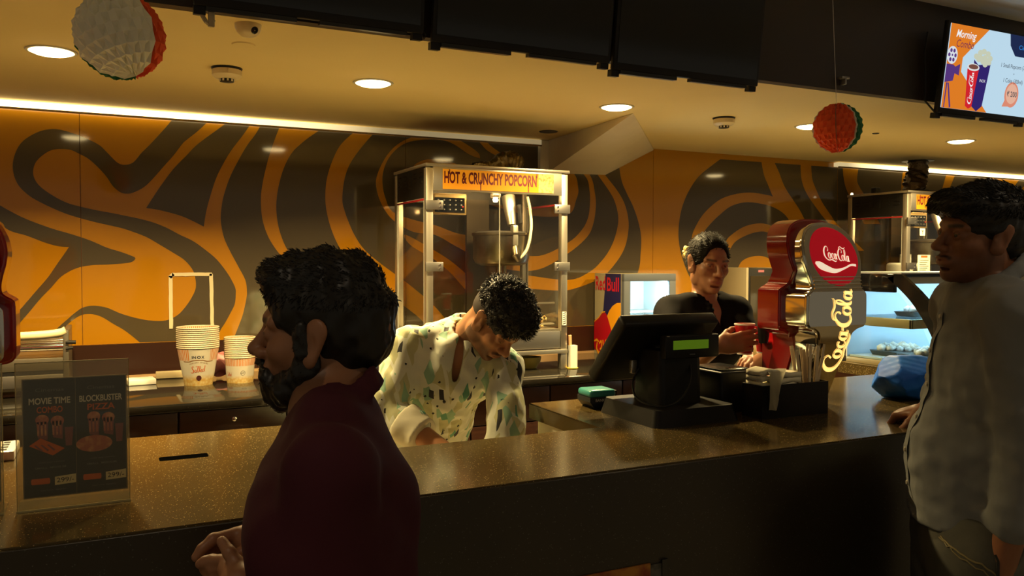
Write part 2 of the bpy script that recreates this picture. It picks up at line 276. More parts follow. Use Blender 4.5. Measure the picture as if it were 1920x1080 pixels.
# back wall: carcass and glossy printed panels
bm = BM(); box(bm, -5, 9, 4.112, 4.25, 0, CZ+.02); wall = struct('wall_back', bm, M_mullion)
SEAMS = [-3.15, -1.63, -.109, 1.385, 2.94, 4.46, 5.98, 7.5]
def swirl(polys, y, x0, x1, name, m, parent):
    bm = BM()
    for pl in polys:
        pts = cr([(a, b, 0) for a, b in pl], 5)
        vs = [bm.verts.new((p.x, y, p.y)) for p in pts]
        for a, b, c in tessellate_polygon([[Vector((p.x, p.y, 0)) for p in pts]]):
            try: bm.faces.new((vs[a], vs[b], vs[c]))
            except ValueError: pass
    for co, no in (((x0, 0, 0), (-1, 0, 0)), ((x1, 0, 0), (1, 0, 0)), ((0, 0, 2.196), (0, 0, 1)), ((0, 0, 1.184), (0, 0, -1))):
        bmesh.ops.bisect_plane(bm, geom=bm.verts[:]+bm.edges[:]+bm.faces[:], plane_co=co, plane_no=no, clear_outer=True)
    if not bm.faces: bm.free(); return
    obj(name, bm, m, parent)
for i in range(len(SEAMS)-1):
    a, b = SEAMS[i]+.0012, SEAMS[i+1]-.0012
    bm = BM(); box(bm, a, b, 4.10, 4.112, 1.0, CZ); pn = obj('wall_panel', bm, M_orange, wall)
    swirl(MURAL_BROWN, 4.0996, a, b, 'painted_swirl', M_brown, pn)
    swirl(MURAL_ORANGE, 4.0992, a, b, 'painted_swirl', M_orange, pn)
    swirl(MURAL_TOP, 4.0988, a, b, 'painted_swirl', M_brown, pn)
bm = BM(); box(bm, -5, 9, 4.075, 4.10, 1.036, 1.182); struct('trim_2', bm, M_skirt)
bm = BM(); box(bm, -5, 9, 4.062, 4.075, 1.030, 1.041); struct('trim_3', bm, mat('edge_bead', (.42, .26, .12), .4))
# LED cove: lit diffuser along the wall head, unlit profile and end return
m = bpy.data.materials.new('cove_diffuser'); m.use_nodes = True; nt = m.node_tree; p = nt.nodes['Principled BSDF']
p.inputs['Base Color'].default_value = (.80, .72, .5, 1); p.inputs['Emission Color'].default_value = (1.0, .80, .42, 1)
tc = nt.nodes.new('ShaderNodeTexCoord'); sp = nt.nodes.new('ShaderNodeSeparateXYZ'); mr = nt.nodes.new('ShaderNodeMapRange')
mr.inputs['From Min'].default_value = .15; mr.inputs['From Max'].default_value = 1.25; mr.inputs['To Min'].default_value = COVE; mr.inputs['To Max'].default_value = .22
nt.links.new(tc.outputs['Object'], sp.inputs[0]); nt.links.new(sp.outputs[0], mr.inputs[0]); nt.links.new(mr.outputs[0], p.inputs['Emission Strength'])
cove = thing('cove_light', 'long cream strip light glowing along the head of the left wall', 'strip light')
bm = BM(); box(bm, -5, 2.157, 4.056, 4.0985, 2.198, 2.226); obj('diffuser', bm, m, cove)
bm = BM(); box(bm, -5, 2.157, 4.051, 4.060, 2.190, 2.198); obj('profile', bm, mat('cove_profile', (.30, .2, .08), .5), cove)
bm = BM(); box(bm, 2.157, 2.212, 4.07, 4.0985, 2.05, 2.228); obj('end_return', bm, M_cream, cove)
m2 = m.copy(); m2.name = 'cove_diffuser_right'; mr2 = [n for n in m2.node_tree.nodes if n.type == 'MAP_RANGE'][0]
mr2.inputs['From Min'].default_value = 4.5; mr2.inputs['From Max'].default_value = 5.1; mr2.inputs['To Min'].default_value = .5; mr2.inputs['To Max'].default_value = COVE
cove2 = thing('cove_light', 'strip light over the far right wall behind the second popcorn machine', 'strip light')
bm = BM(); box(bm, 4.42, 9, 4.056, 4.0985, 2.198, 2.226); obj('diffuser', bm, m2, cove2)
bm = BM(); box(bm, 4.42, 9, 4.051, 4.060, 2.190, 2.198); obj('profile', bm, MATS['cove_profile'], cove2)
# boxed-in duct wedge under the ceiling
bm = BM()
E, A, D, C_, B = [Vector(q) for q in ((2.213, 4.098, 2.229), (2.148, 3.155, 2.229), (2.214, 4.098, 2.05), (2.601, 4.098, 2.058), (2.938, 4.098, 2.222))]
vs = [bm.verts.new(q) for q in (E, A, D, C_, B, Vector((2.938, 4.098, 2.229)))]
for f in ((1, 0, 2), (1, 2, 3), (1, 3, 4), (1, 4, 5), (0, 1, 5), (0, 5, 4, 3, 2)): bm.faces.new([vs[i] for i in f])
struct('trim_4', bm, mat('bulkhead_paint', (.70, .60, .42), .8, vary=(3, (.60, .50, .34), .4, .7)))
# ------------------------------------------------------------------ things on the ceiling
M_bulb = lamp_mat('downlight_glow', LAMP_COLOR, DOWNLIGHT)
M_ring = mat('downlight_ring', (.45, .40, .3), .4)
def downlight(x, y, label):
    t = thing('downlight', label, 'downlight', (x, y, CZ), group='round downlights over the service aisle')
    bm = BM(); lathe(bm, [(.0, -.013), (.03, -.0125), (.05, -.0105), (.064, -.004), (.066, .0)], 28); obj('diffuser', bm, M_bulb, t)
    bm = BM(); lathe(bm, [(.0665, -.0005), (.0665, -.004), (.074, -.004), (.077, -.0005)], 28); obj('rim', bm, M_ring, t)
    la = bpy.data.lights.new('downlight_beam', 'AREA'); la.shape = 'DISK'; la.size = .12; la.energy = LAMP_WATTS; la.color = LAMP_COLOR; la.spread = math.radians(135)
    lo = bpy.data.objects.new('downlight_beam', la); COL.objects.link(lo); lo.parent = t; lo.location = (0, 0, -.016)
for x, l in ((-.158, 'round lit downlight left of the big paper ball'), (.906, 'round lit downlight below the first two black screens'), (1.997, 'round lit downlight below the third black screen'),
             (3.137, 'round lit downlight half hidden by the red paper ball'), (4.267, 'round lit downlight below the lit menu screen')):
    downlight(x, 3.06, l)
def detector(x, y, label):
    t = thing('smoke_detector', label, 'smoke detector', (x, y, CZ), group='smoke detectors on the ceiling')
    bm = BM(); lathe(bm, [(.0, -.008), (.05, -.008), (.053, 0), (0, 0)], 24); obj('base_ring', bm, M_black, t)
    bm = BM(); lathe(bm, [(.050, -.008), (.050, -.026), (.040, -.036), (.026, -.038), (0, -.038)], 24); obj('housing', bm, mat('detector_cream', (.72, .6, .36), .4), t)
    bm = BM(); lathe(bm, [(.024, -.038), (.024, -.047), (0, -.049)], 20); obj('grille', bm, M_dark, t)
    bm = BM()
    for i in range(10): box(bm, -.003, .003, .0225, .0255, -.047, -.039, M=Matrix.Rotation(2*PI*i/10, 4, 'Z'))
    obj('grille_rib', bm, M_cream, t)
detector(.379, 3.06, 'cream smoke detector on the ceiling right of the big paper ball')
detector(2.60, 3.07, 'cream smoke detector on the ceiling above the popcorn machine, left of the red ball')
t = thing('security_camera', 'cream dome security camera peeking below the first black screen', 'security camera', (.365, 2.47, CZ)); t.scale = (.5, .5, .5)
bm = BM(); lathe(bm, [(.075, 0), (.073, -.02), (.062, -.045), (.04, -.064), (0, -.07)], 24); obj('dome', bm, mat('camera_cream', (.68, .55, .30), .35), t, smooth=False)
bm = BM(); lathe(bm, [(.020, 0), (.022, .004), (.017, .007), (0, .005)], 20, axis='Z')
o = obj('lens', bm, M_gloss, t); o.location = (.026, -.052, -.040); o.rotation_euler = (math.radians(118), 0, math.radians(24))
tag(o2 := obj('ceiling_plate', (lambda b: (lathe(b, [(0, -.004), (.034, -.004), (.036, 0)], 24), b)[1])(BM()), M_ceil, None, (.385, 2.70, CZ)), 'small round ceiling coloured cover plate below the security camera', 'cover plate')
bm = BM(); lathe(bm, [(0, -.003), (.045, -.004), (.05, 0)], 24); tag(obj('ceiling_hole_cap', bm, M_dark, None, (2.061, 3.80, CZ)), 'small dark round opening cap in the ceiling above the popcorn machine', 'vent')
bm = BM(); lathe(bm, [(0, -.002), (.016, -.003), (.018, 0)], 16); tag(obj('sprinkler_plate', bm, M_dark, None, (3.62, 3.08, CZ)), 'tiny dark sprinkler plate in the ceiling right of the red ball', 'sprinkler')
t = thing('ceiling_grille', 'dark square grille in the lobby ceiling above the lit menu screen', 'grille', (3.82, 1.93, 2.632))
bm = BM(); box(bm, -.2, .2, -.16, .16, -.008, 0); obj('frame', bm, M_dark, t)
for i in range(7):
    bm = BM(); box(bm, -.18, .18, -.14+i*.042, -.12+i*.042, -.014, -.008); obj('louvre', bm, M_black, t)
# two lamps of the lobby itself, above and behind the customers
for x, y, w in ((-.4, .45, 2.1), (2.2, .40, 2.3)):
    t = thing('lobby_downlight', 'round lobby downlight overhead on the %s' % ('left' if x < 0 else 'right'), 'downlight', (x, y, 2.632), group='lobby downlights')
    bm = BM(); lathe(bm, [(.0, -.012), (.05, -.0105), (.066, 0)], 24); obj('diffuser', bm, lamp_mat('lobby_glow', (1, .80, .55), 4.0), t)
    la = bpy.data.lights.new('lobby_beam', 'AREA'); la.shape = 'DISK'; la.size = .12; la.energy = w; la.color = (1.0, .80, .55); la.spread = math.radians(130)
    lo = bpy.data.objects.new('lobby_beam', la); COL.objects.link(lo); lo.parent = t; lo.location = (0, 0, -.016)
# honeycomb paper balls
def paper_ball(loc, r, tri, label, tilt, rz, hang=.1):
    t = thing('paper_ball', label, 'paper ball', loc, group='honeycomb paper balls'); t.rotation_euler = (tilt[0], tilt[1], rz)
    mats = [mat('tissue_'+k, c, .75, sss=.0) for k, c in (('green', (.02, .16, .05)), ('white', (.88, .86, .72)), ('orange', (.85, .10, .015)))]
    rnd = random.Random(3)
    for k, (a0, a1, nm) in enumerate(tri):
        bm = BM(); nl = max(3, int((a1-a0)/9)); nv = 12
        cell = {}
        for i in range(nl+1):
            for j in range(nv+1):
                th = math.radians(a0+(a1-a0)*i/nl); ph = PI*j/nv; lump = 1 + (.035 if (i+j) % 2 else -.035) + rnd.uniform(-.012, .012)
                if j in (0, nv): lump = 1
                rr = r*lump
                cell[i, j] = bm.verts.new((rr*math.sin(ph)*math.cos(th), rr*math.sin(ph)*math.sin(th), rr*1.02*math.cos(ph)))
        for i in range(nl):
            for j in range(nv):
                a, b, c, d = cell[i, j], cell[i+1, j], cell[i+1, j+1], cell[i, j+1]
                q = (a.co+b.co+c.co+d.co)/4; m_ = bm.verts.new(q*(.90 if (i+j) % 2 else .985))
                for u, v in ((a, b), (b, c), (c, d), (d, a)): bm.faces.new((u, v, m_))
        for i in (0, nl):                     # flat end sheet of each wedge
            ring = [cell[i, j] for j in range(nv+1)]; bm.faces.new(ring)
        obj('paper_wedge', bm, mats[nm], t)
    bm = BM(); tube(bm, [(0, 0, r*.98), (0, 0, r+hang)], .0008, 5); obj('thread', bm, M_white, t)
    return t
paper_ball((.030, 2.20, 2.094), .100, ((-178, -40, 1), (-38, 25, 2), (28, 95, 2), (98, 150, 0), (152, 180, 0)), 'large paper ball, white between green and orange, left of the ceiling', (math.radians(-6), math.radians(-20)), math.radians(-4), .435)
paper_ball((2.383, 2.196, 2.043), .085, ((-224, -213, 1), (-211, -141.5, 2), (-141.2, -140.2, 1), (-139.9, -92, 2), (-91, -86, 1), (-84, -10, 0), (-6, 130, 2)), 'small red paper ball with a green back, below the dark fascia', (0, math.radians(-4)), 0, .50)
# ------------------------------------------------------------------ menu screens on the fascia
def screen(x0, x1, z0, z1, label, lit=False, tilt=7):
    w, h = x1-x0, z1-z0
    t = thing('menu_screen', label, 'screen', (x0, 2.318, z0), group=None if lit else 'switched off menu screens on the fascia')
    t.rotation_euler = (math.radians(tilt), 0, 0)
    bm = BM(); box(bm, 0, w, -.022, .0, 0, h, .004); obj('housing', bm, M_black, t)
    bm = BM(); box(bm, .012, w-.012, -.0245, -.0215, .022, h-.012); pnl = obj('panel', bm, M_gloss if not lit else lamp_mat('screen_white', (.52, .72, .86), .95), t)
    bm = BM()
    box(bm, .03, w*.42, -.02, .006, -.012, 0); obj('speaker_bar', bm, M_dark if not lit else M_black, t)
    bm = BM(); box(bm, w*.52, w-.05, -.02, .004, -.010, 0); obj('speaker_bar', bm, M_dark if not lit else M_black, t)
    bm = BM(); box(bm, .0, .03, -.012, .012, -.022, 0); obj('bracket_foot', bm, M_black, t)
    bm = BM(); box(bm, w-.03, w, -.012, .012, -.018, 0); obj('bracket_foot', bm, M_black, t)
    bm = BM(); box(bm, w*.35, w*.65, 0, .034, .12, .22); obj('wall_mount', bm, M_dark, t)
    return t, w, h
tv, w_, h_ = screen(.205, .832, 2.221, 2.575, 'switched off black menu screen, leftmost on the fascia')
bm = BM(); tube(bm, [(.02, -.005, -.02), (.03, -.012, -.038), (.04, -.006, -.046), (.05, -.01, -.03)], .006, 8); box(bm, .036, .052, -.015, .0, -.05, -.012, .002); obj('cable_plug', bm, mat('plug_grey', (.42, .36, .22), .4), tv)
screen(.858, 1.473, 2.203, 2.56, 'switched off black menu screen, middle of the three')
screen(1.485, 2.098, 2.187, 2.545, 'switched off black menu screen, rightmost of the three, beside bare fascia')
tv4, w_, h_ = screen(3.055, 3.628, 2.172, 2.540, 'lit menu screen showing a popcorn and cola offer', True)
Y4 = -.0248
def T4(u, v, k=0): return (.012 + u*(w_-.024), Y4-k, .022 + v*(h_-.034))
def flat4(name, col, fn, k, es=.9):
    bm = BM(); fn(bm); return obj(name, bm, lamp_mat('screen_'+name, col, es), [c for c in tv4.children if c.name.startswith('panel')][0])
P4 = lambda pts, k: (lambda bm: put_poly(bm, pts, lambda u, v: T4(u, v, k)))
flat4('orange_field', (.80, .22, .02), lambda bm: [put_poly(bm, q, lambda u, v: T4(u, v, .0004)) for q in ([(0, 1), (.43, 1), (.17, .62), (.17, .45), (.52, 0), (0, 0)],)], .0004)
flat4('projector', (.10, .04, .22), lambda bm: [put_poly(bm, q, lambda u, v: T4(u, v, .0008)) for q in (
    [(0, .52), (.075, .52), (.10, .50), (.15, .54), (.15, .40), (.10, .42), (.09, .33), (.0, .30)], [(.02, .30), (.035, .30), (.03, 0), (.02, 0)], [(.035, .30), (.05, .30), (.10, .02), (.085, .0)])], 0)
flat4('film_reel', (.75, .80, .86), lambda bm: put_poly(bm, ell2(.05, .63, .058, .105), lambda u, v: T4(u, v, .0008)), 0)
flat4('reel_hole', (.12, .05, .25), lambda bm: [put_poly(bm, ell2(.05+.034*math.cos(a), .63+.062*math.sin(a), .013, .024, 12), lambda u, v: T4(u, v, .0012)) for a in [i*PI/3 for i in range(6)]]+[put_poly(bm, ell2(.05, .63, .008, .014, 10), lambda u, v: T4(u, v, .0012))], 0)
flat4('popcorn_box', (.035, .02, .16), lambda bm: put_poly(bm, [(.30, .62), (.355, .56), (.495, .60), (.455, .07), (.395, .0), (.33, .06)], lambda u, v: T4(u, v, .0008)), 0)
flat4('popcorn', (.62, .66, .50), lambda bm: [put_poly(bm, ell2(.40+rx, .66+ry, .03, .036, 10), lambda u, v: T4(u, v, .0012)) for rx, ry in ((-.08, 0), (-.04, .05), (0, .07), (.05, .05), (.08, 0), (-.03, -.01), (.02, 0), (.05, -.04), (0, -.05), (-.05, -.03), (.07, -.05), (.03, -.08))], 0)
flat4('cola_cup', (.70, .02, .03), lambda bm: put_poly(bm, [(.235, .50), (.365, .50), (.335, .05), (.30, .02), (.26, .05)], lambda u, v: T4(u, v, .0014)), 0)
flat4('cup_lid', (.80, .82, .82), lambda bm: put_poly(bm, ell2(.30, .525, .07, .045), lambda u, v: T4(u, v, .0016)), 0)
flat4('cup_ice', (.20, .08, .06), lambda bm: put_poly(bm, ell2(.30, .53, .055, .03), lambda u, v: T4(u, v, .0020)), 0)
flat4('corner_tab', (.015, .025, .08), lambda bm: put_poly(bm, [(.68, 1), (.70, .86), (.77, .74), (1, .74), (1, 1)], lambda u, v: T4(u, v, .0008)), 0)
flat4('price_bubble', (.78, .28, .18), lambda bm: [put_poly(bm, q, lambda u, v: T4(u, v, .0008)) for q in (ell2(.79, .26, .085, .16), [(.72, .20), (.69, .10), (.78, .11)])], 0)
flat4('price_inner', (.85, .48, .34), lambda bm: put_poly(bm, ell2(.79, .27, .068, .125), lambda u, v: T4(u, v, .0011)), 0)
def words4(bm):
    T = lambda u, v: T4(u/ (w_-.024), v/(h_-.034), .0024)
    W, H = w_-.024, h_-.034
    put_text(bm, 'Morning', T, .06*W, .85*H, .030, .26*W*.85, .012, slant=.25)
flat4('white_lettering', (.95, .95, .95), words4, 0)
def words5(bm):
    W, H = w_-.024, h_-.034; T = lambda u, v: T4(u/W, v/H, .0024)
    put_text(bm, 'Combo', T, .07*W, .735*H, .030, .20*W, 0, slant=.2)
flat4('maroon_lettering', (.20, .03, .08), words5, 0)
def words6(bm):
    W, H = w_-.024, h_-.034; T = lambda u, v: T4(u/W, v/H, .0024)
    put_text(bm, '1 Small Popcorn (70g)', T, .78*W, .585*H, .017, .34*W, .004, align='C'); put_text(bm, '+', T, .78*W, .50*H, .012, align='C'); put_text(bm, '1 Coke (300ml)', T, .78*W, .405*H, .017, .24*W, .004, align='C')
    put_text(bm, '\u20b9 200', T, .79*W, .235*H, .022, .12*W, .012, align='C')
flat4('dark_lettering', (.05, .06, .08), words6, 0)
def words7(bm):
    W, H = w_-.024, h_-.034; T = lambda u, v: T4(u/W, v/H, .0024)
    put_text(bm, 'Cinemas', T, .80*W, .83*H, .018, .19*W, .006)
flat4('blue_lettering', (.03, .25, .75), words7, 0)
def words8(bm):
    W, H = w_-.024, h_-.034
    def T(u, v): return T4(.285 + (-v)*.034*1.0 + .03, .07 + u*.095, .0026)
    put_strokes(bm, SCRIPT, T, n=4)
flat4('cup_lettering', (.95, .95, .95), words8, 0)
def words9(bm):
    W, H = w_-.024, h_-.034; put_text(bm, 'INOX', lambda u, v: T4(u/W, v/H, .0026), .385*W, .36*H, .012, .07*W)
flat4('box_lettering', (.94, .94, .95), words9, 0)
bm = BM(); tube(bm, [(3.03, 2.33, 2.50), (3.02, 2.335, 2.42), (3.035, 2.34, 2.30), (3.02, 2.33, 2.22), (3.06, 2.31, 2.17)], .004, 7); tag(obj('screen_cable', bm, M_black), 'thin dark cable hanging at the left edge of the lit menu screen', 'cable')
t = thing('wall_bracket', 'small pale bracket stub poking from the dark fascia', 'bracket', (2.575, 2.345, 2.245))
bm = BM(); box(bm, -.004, .004, -.012, .015, 0, .03, .001); obj('stem', bm, M_steel2, t)
bm = BM(); box(bm, -.02, .02, -.012, .015, .022, .03, .001); obj('bracket_arm', bm, M_steel2, t)
bm = BM(); tube(bm, [(.833, 2.325, 2.25), (.842, 2.32, 2.235), (.85, 2.325, 2.225), (.845, 2.33, 2.212), (.838, 2.325, 2.23), (.852, 2.33, 2.25)], .0025, 6); tag(obj('loose_cable', bm, M_black), 'looped black cable between the first and second black screens', 'cable')
# ================================================================== counters
def stone(name, col, col2, rough, fleck, fcol, fsize=340, thr=.045):
    m, nt, p = principled(name); N = nt.nodes; L = nt.links
    tc = N.new('ShaderNodeTexCoord'); n = N.new('ShaderNodeTexNoise'); n.inputs['Scale'].default_value = 3.0; n.inputs['Detail'].default_value = 6
    r = N.new('ShaderNodeValToRGB'); r.color_ramp.elements[0].color = (*col, 1); r.color_ramp.elements[1].color = (*col2, 1); r.color_ramp.elements[0].position = .35; r.color_ramp.elements[1].position = .68
    v = N.new('ShaderNodeTexVoronoi'); v.inputs['Scale'].default_value = fsize
    lt = N.new('ShaderNodeMath'); lt.operation = 'LESS_THAN'; lt.inputs[1].default_value = .30
    sp = N.new('ShaderNodeSeparateColor'); gt = N.new('ShaderNodeMath'); gt.operation = 'GREATER_THAN'; gt.inputs[1].default_value = 1-thr*2.2
    mu = N.new('ShaderNodeMath'); mu.operation = 'MULTIPLY'; mu2 = N.new('ShaderNodeMath'); mu2.operation = 'MULTIPLY'; mu2.inputs[1].default_value = fleck
    mx = N.new('ShaderNodeMix'); mx.data_type = 'RGBA'; mx.inputs['B'].default_value = (*fcol, 1)
    L.new(tc.outputs['Object'], n.inputs['Vector']); L.new(tc.outputs['Object'], v.inputs['Vector']); L.new(n.outputs['Fac'], r.inputs[0])
    L.new(v.outputs['Distance'], lt.inputs[0]); L.new(v.outputs['Color'], sp.inputs[0]); L.new(sp.outputs[0], gt.inputs[0])
    L.new(lt.outputs[0], mu.inputs[0]); L.new(gt.outputs[0], mu.inputs[1]); L.new(mu.outputs[0], mu2.inputs[0]); L.new(mu2.outputs[0], mx.inputs['Factor'])
    L.new(r.outputs[0], mx.inputs['A']); L.new(mx.outputs['Result'], p.inputs['Base Color'])
    p.inputs['Roughness'].default_value = rough; p.inputs['Specular IOR Level'].default_value = .5
    MATS[name] = m; return m
M_stone = stone('brown_quartz', (.066, .043, .013), (.094, .064, .021), .17, .65, (.80, .62, .28), 330, .055)
M_front = stone('shaded_quartz', (.022, .016, .008), (.030, .022, .011), .32, .45, (.20, .22, .16), 300, .035)  # same stone as the top, the front's shade put into a darker colour
M_granite = stone('black_granite', (.010, .009, .007), (.016, .013, .009), .07, .25, (.2, .16, .1), 300, .02)
M_wenge = mat('wenge_cabinet', (.034, .013, .007), .28, vary=(6, (.022, .008, .005), .35, .7, (1, 1, 12)))
M_carc = mat('cabinet_side_cream', (.72, .64, .46), .5)
CT = 1.10
ctr = thing('service_counter', 'long brown speckled stone service counter with a shade-darkened speckled front', 'counter', (0, 0, 0))
bm = BM()
outline = [(-2.6, 1.52), (4.3, 1.52), (4.3, 2.74), (3.0, 2.74), (3.0, 2.36), (1.213, 2.36), (1.213, 1.928), (.56, 1.928), (.56, 2.335), (-2.6, 2.335)]
prism(bm, outline, lambda x, y: (x, y, CT-.048), lambda x, y: (x, y, CT))
ed = [e for e in bm.edges if abs(e.verts[0].co.z-CT) < 1e-5 and abs(e.verts[1].co.z-CT) < 1e-5]
bmesh.ops.bevel(bm, geom=ed, offset=.003, segments=2, affect='EDGES')
obj('countertop', bm, M_stone, ctr)
bm = BM(); box(bm, -2.6, 4.3, 1.5165, 1.56, .10, CT-.0035, .0015, 1); obj('front_panel', bm, M_front, ctr)
bm = BM(); box(bm, -2.6, 4.3, 1.57, 1.60, 0, .10); obj('plinth', bm, M_black, ctr)
bm = BM(); box(bm, 1.235, 1.255, 1.56, 2.34, 0, CT-.048); obj('end_panel', bm, M_carc, ctr)
bm = BM(); box(bm, .52, .54, 1.56, 2.31, 0, CT-.048); obj('end_panel', bm, M_carc, ctr)
bm = BM(); box(bm, 1.255, 4.3, 2.30, 2.32, 0, CT-.048); box(bm, -2.6, .52, 2.28, 2.30, 0, CT-.048); box(bm, .54, 1.235, 1.88, 1.90, 0, CT-.048); obj('back_panel', bm, M_wenge, ctr)
bm = BM(); prism(bm, rrect(.098, .204, 2.034, 2.071, .006), lambda x, y: (x, y, CT+.0008), lambda x, y: (x, y, CT-.03)); obj('cable_slot', bm, mat('slot_black', (.002, .002, .002), 1., spec=0.), ctr, label='narrow black insert standing in for the dark cable slot in the stone top')  # flush insert, no hole: the recess's shade is its black colour
# poster low on the front
t = thing('front_poster', 'orange food poster low on the counter front, cut by the picture bottom', 'poster', (.95, 1.516, .44))
M_post = mat('food_print', (.42, .17, .015), .4, vary=(22, (.22, .028, .006), .42, .60))
bm = BM(); box(bm, -.18, .135, -.004, 0, 0, .440); obj('print', bm, M_post, t)
bm = BM(); box(bm, .135, .166, -.004, 0, 0, .436); obj('edge_strip', bm, mat('grey_strip', (.09, .085, .07), .35, vary=(40, (.03, .028, .02), .4, .6)), t)
bm = BM(); box(bm, .166, .182, -.006, 0, 0, .444); obj('frame_bar', bm, M_gloss, t)
# back counter
BT = 1.03
bm = BM(); box(bm, -2.6, 8.5, 3.25, 4.075, BT-.03, BT, .003); tag(obj('back_worktop', bm, M_granite), 'polished black granite worktop along the patterned back wall', 'worktop')
def base_unit(i, x0, x1, label):
    t = thing('base_cabinet', label, 'cabinet', (x0, 3.27, 0), group='dark wood base cabinets under the back worktop')
    w = x1-x0
    bm = BM(); box(bm, .0015, w-.0015, .018, .78, .08, BT-.031); obj('carcass', bm, M_wenge, t)
    bm = BM(); box(bm, .0015, w-.0015, .05, .78, 0, .08); obj('plinth', bm, M_black, t)
    d = None
    bm = BM(); box(bm, .004, w-.004, 0, .018, .842, BT-.036, .0015); d = obj('drawer', bm, M_wenge, t)
    bm = BM(); tube(bm, [(w*.36, 0, .915), (w*.36, -.022, .915), (w*.36+.008, -.026, .915), (w*.64-.008, -.026, .915), (w*.64, -.022, .915), (w*.64, 0, .915)], .0045, 8); obj('handle', bm, M_chrome, d)
    bm = BM(); lathe(bm, [(0, -.004), (.005, -.004), (.009, -.002), (.009, .002)], 14, (w*.5, 0, .955), 'Y'); obj('lock', bm, M_chrome, d)
    bm = BM(); box(bm, .004, w-.004, 0, .018, .09, .836, .0015); d = obj('door', bm, M_wenge, t)
    bm = BM(); hx = w-.06; tube(bm, [(hx, 0, .80), (hx, -.024, .80), (hx, -.028, .79), (hx, -.028, .70), (hx, -.024, .69), (hx, 0, .69)], .0045, 8); obj('handle', bm, M_chrome, d)
xs = [-.56, -.168, .224, .618, 1.008, 1.398, 1.788, 2.178, 2.57]
lb = ['dark base cabinet behind the left drink dispenser', 'dark base cabinet right behind the acrylic menu stand', 'dark base cabinet with lock and handle below the tall tub stack', 'dark base cabinet below the shorter tub stack, behind the maroon shirt man', 'dark base cabinet behind the bending man', 'dark base cabinet right of the bending man under the popcorn machine', 'dark base cabinet behind the teal card reader', 'dark base cabinet behind the black till']
for i in range(8): base_unit(i, xs[i], xs[i+1], lb[i])
# ================================================================== popcorn machines
M_sign = mat('sign_face', (.62, .22, .010), .3, es=.36, ecol=(1.0, .36, .01))
M_signtxt = mat('sign_lettering', (.16, .008, .012), .4)
M_popimg = mat('popcorn_print', (.62, .40, .12), .4, vary=(70, (.55, .14, .02), .5, .62), es=.16, ecol=(1, .6, .16))
M_pglass = glass('machine_glass', (.99, .99, .97), 1.40)
M_redstrip = mat('red_strip', (.35, .02, .02), .3)
M_kettle = mat('kettle_steel', (.26, .22, .15), .30, 1., bump=(14, .15, .01), vary=(9, (.12, .085, .045), .45, .75))
M_blackpan = mat('switch_panel', (.012, .012, .012), .15)
W, D, H = .73, .455, .965
pm = thing('popcorn_machine', 'tall glass popcorn machine beside the bending man, its sign fully in view', 'popcorn machine', (1.278, 3.50, BT))
for x in (0, W-.035):
    for y in (0, D-.035):
        bm = BM(); box(bm, x, x+.035, y, y+.035, 0, .082, .003); obj('leg', bm, M_steel, pm)
        bm = BM(); box(bm, x+.001, x+.034, y+.001, y+.034, .082, H-.02, .002); obj('post', bm, M_steel, pm)
bm = BM(); box(bm, .0, W, -.004, D, .078, .098, .002); obj('base_rail', bm, M_steel, pm)
bm = BM(); box(bm, .036, W-.036, .004, D-.01, .104, .188, .002); obj('crumb_drawer', bm, M_steel2, pm)
bm = BM(); box(bm, .03, W-.03, .02, D-.01, .19, .197); obj('tray', bm, M_steel, pm)
bm = BM(); box(bm, .034, W-.034, -.001, .012, .843, H-.012, .002); obj('header', bm, M_steel, pm)
bm = BM(); box(bm, -.004, W+.006, -.008, D+.004, H-.014, H, .003); obj('lid', bm, M_steel, pm)
bm = BM(); box(bm, .034, W-.034, .012, D-.012, H-.03, H-.014); obj('header_top_plate', bm, M_dark, pm)
bm = BM(); box(bm, .034, W-.034, D-.024, D-.012, .82, H-.014); obj('rear_header', bm, M_dark, pm)
for x, s in ((.002, -1), (W-.010, 1)):
    bm = BM(); box(bm, x, x+.008, .035, D-.035, .812, H-.014); sd = obj('side_header', bm, M_dark, pm)
    for k in range(5):
        if k == 2: continue
        for z in (.885, .906, .927):
            y = .075 + k*.075; bm = BM()
            box(bm, x-.002 if s < 0 else x+.006, x+.002 if s < 0 else x+.010, y-.018, y+.018, z-.0035, z+.0035)
            obj('vent_slot', bm, M_black, sd)
    bm = BM(); box(bm, x-.002 if s < 0 else x+.006, x+.002 if s < 0 else x+.010, D/2-.028, D/2+.028, .868, .942, .001); obj('cover_plate', bm, M_black, sd)
    bm = BM(); box(bm, x, x+.006, .035, D-.035, .800, .808); obj('red_edge', bm, M_redstrip, pm)
    bm = BM(); box(bm, x+.001, x+.005, .035, D-.035, .19, .800); obj('side_glass', bm, M_pglass, pm)
    for y in (.035, D-.041):
        bm = BM(); box(bm, x, x+.006, y, y+.005, .19, .800); obj('glass_edge', bm, mat('glass_edge', (.42, .40, .34), .3), pm)
bm = BM(); box(bm, .036, .3665, .008, .012, .20, .842); obj('glass_door', bm, M_pglass, pm)
bm = BM(); box(bm, .3685, W-.036, .008, .012, .20, .842); obj('glass_door', bm, M_pglass, pm)
bm = BM(); box(bm, .3665, .3685, .006, .014, .20, .842); obj('door_edge', bm, MATS['glass_edge'], pm)
bm = BM(); box(bm, .036, W-.036, D-.012, D-.008, .20, .842); obj('rear_glass', bm, M_pglass, pm)
bm = BM(); box(bm, .375, .50, D-.034, D-.014, .197, .842); obj('rear_column', bm, mat('column_steel', (.07, .055, .035), .5, .5), pm)
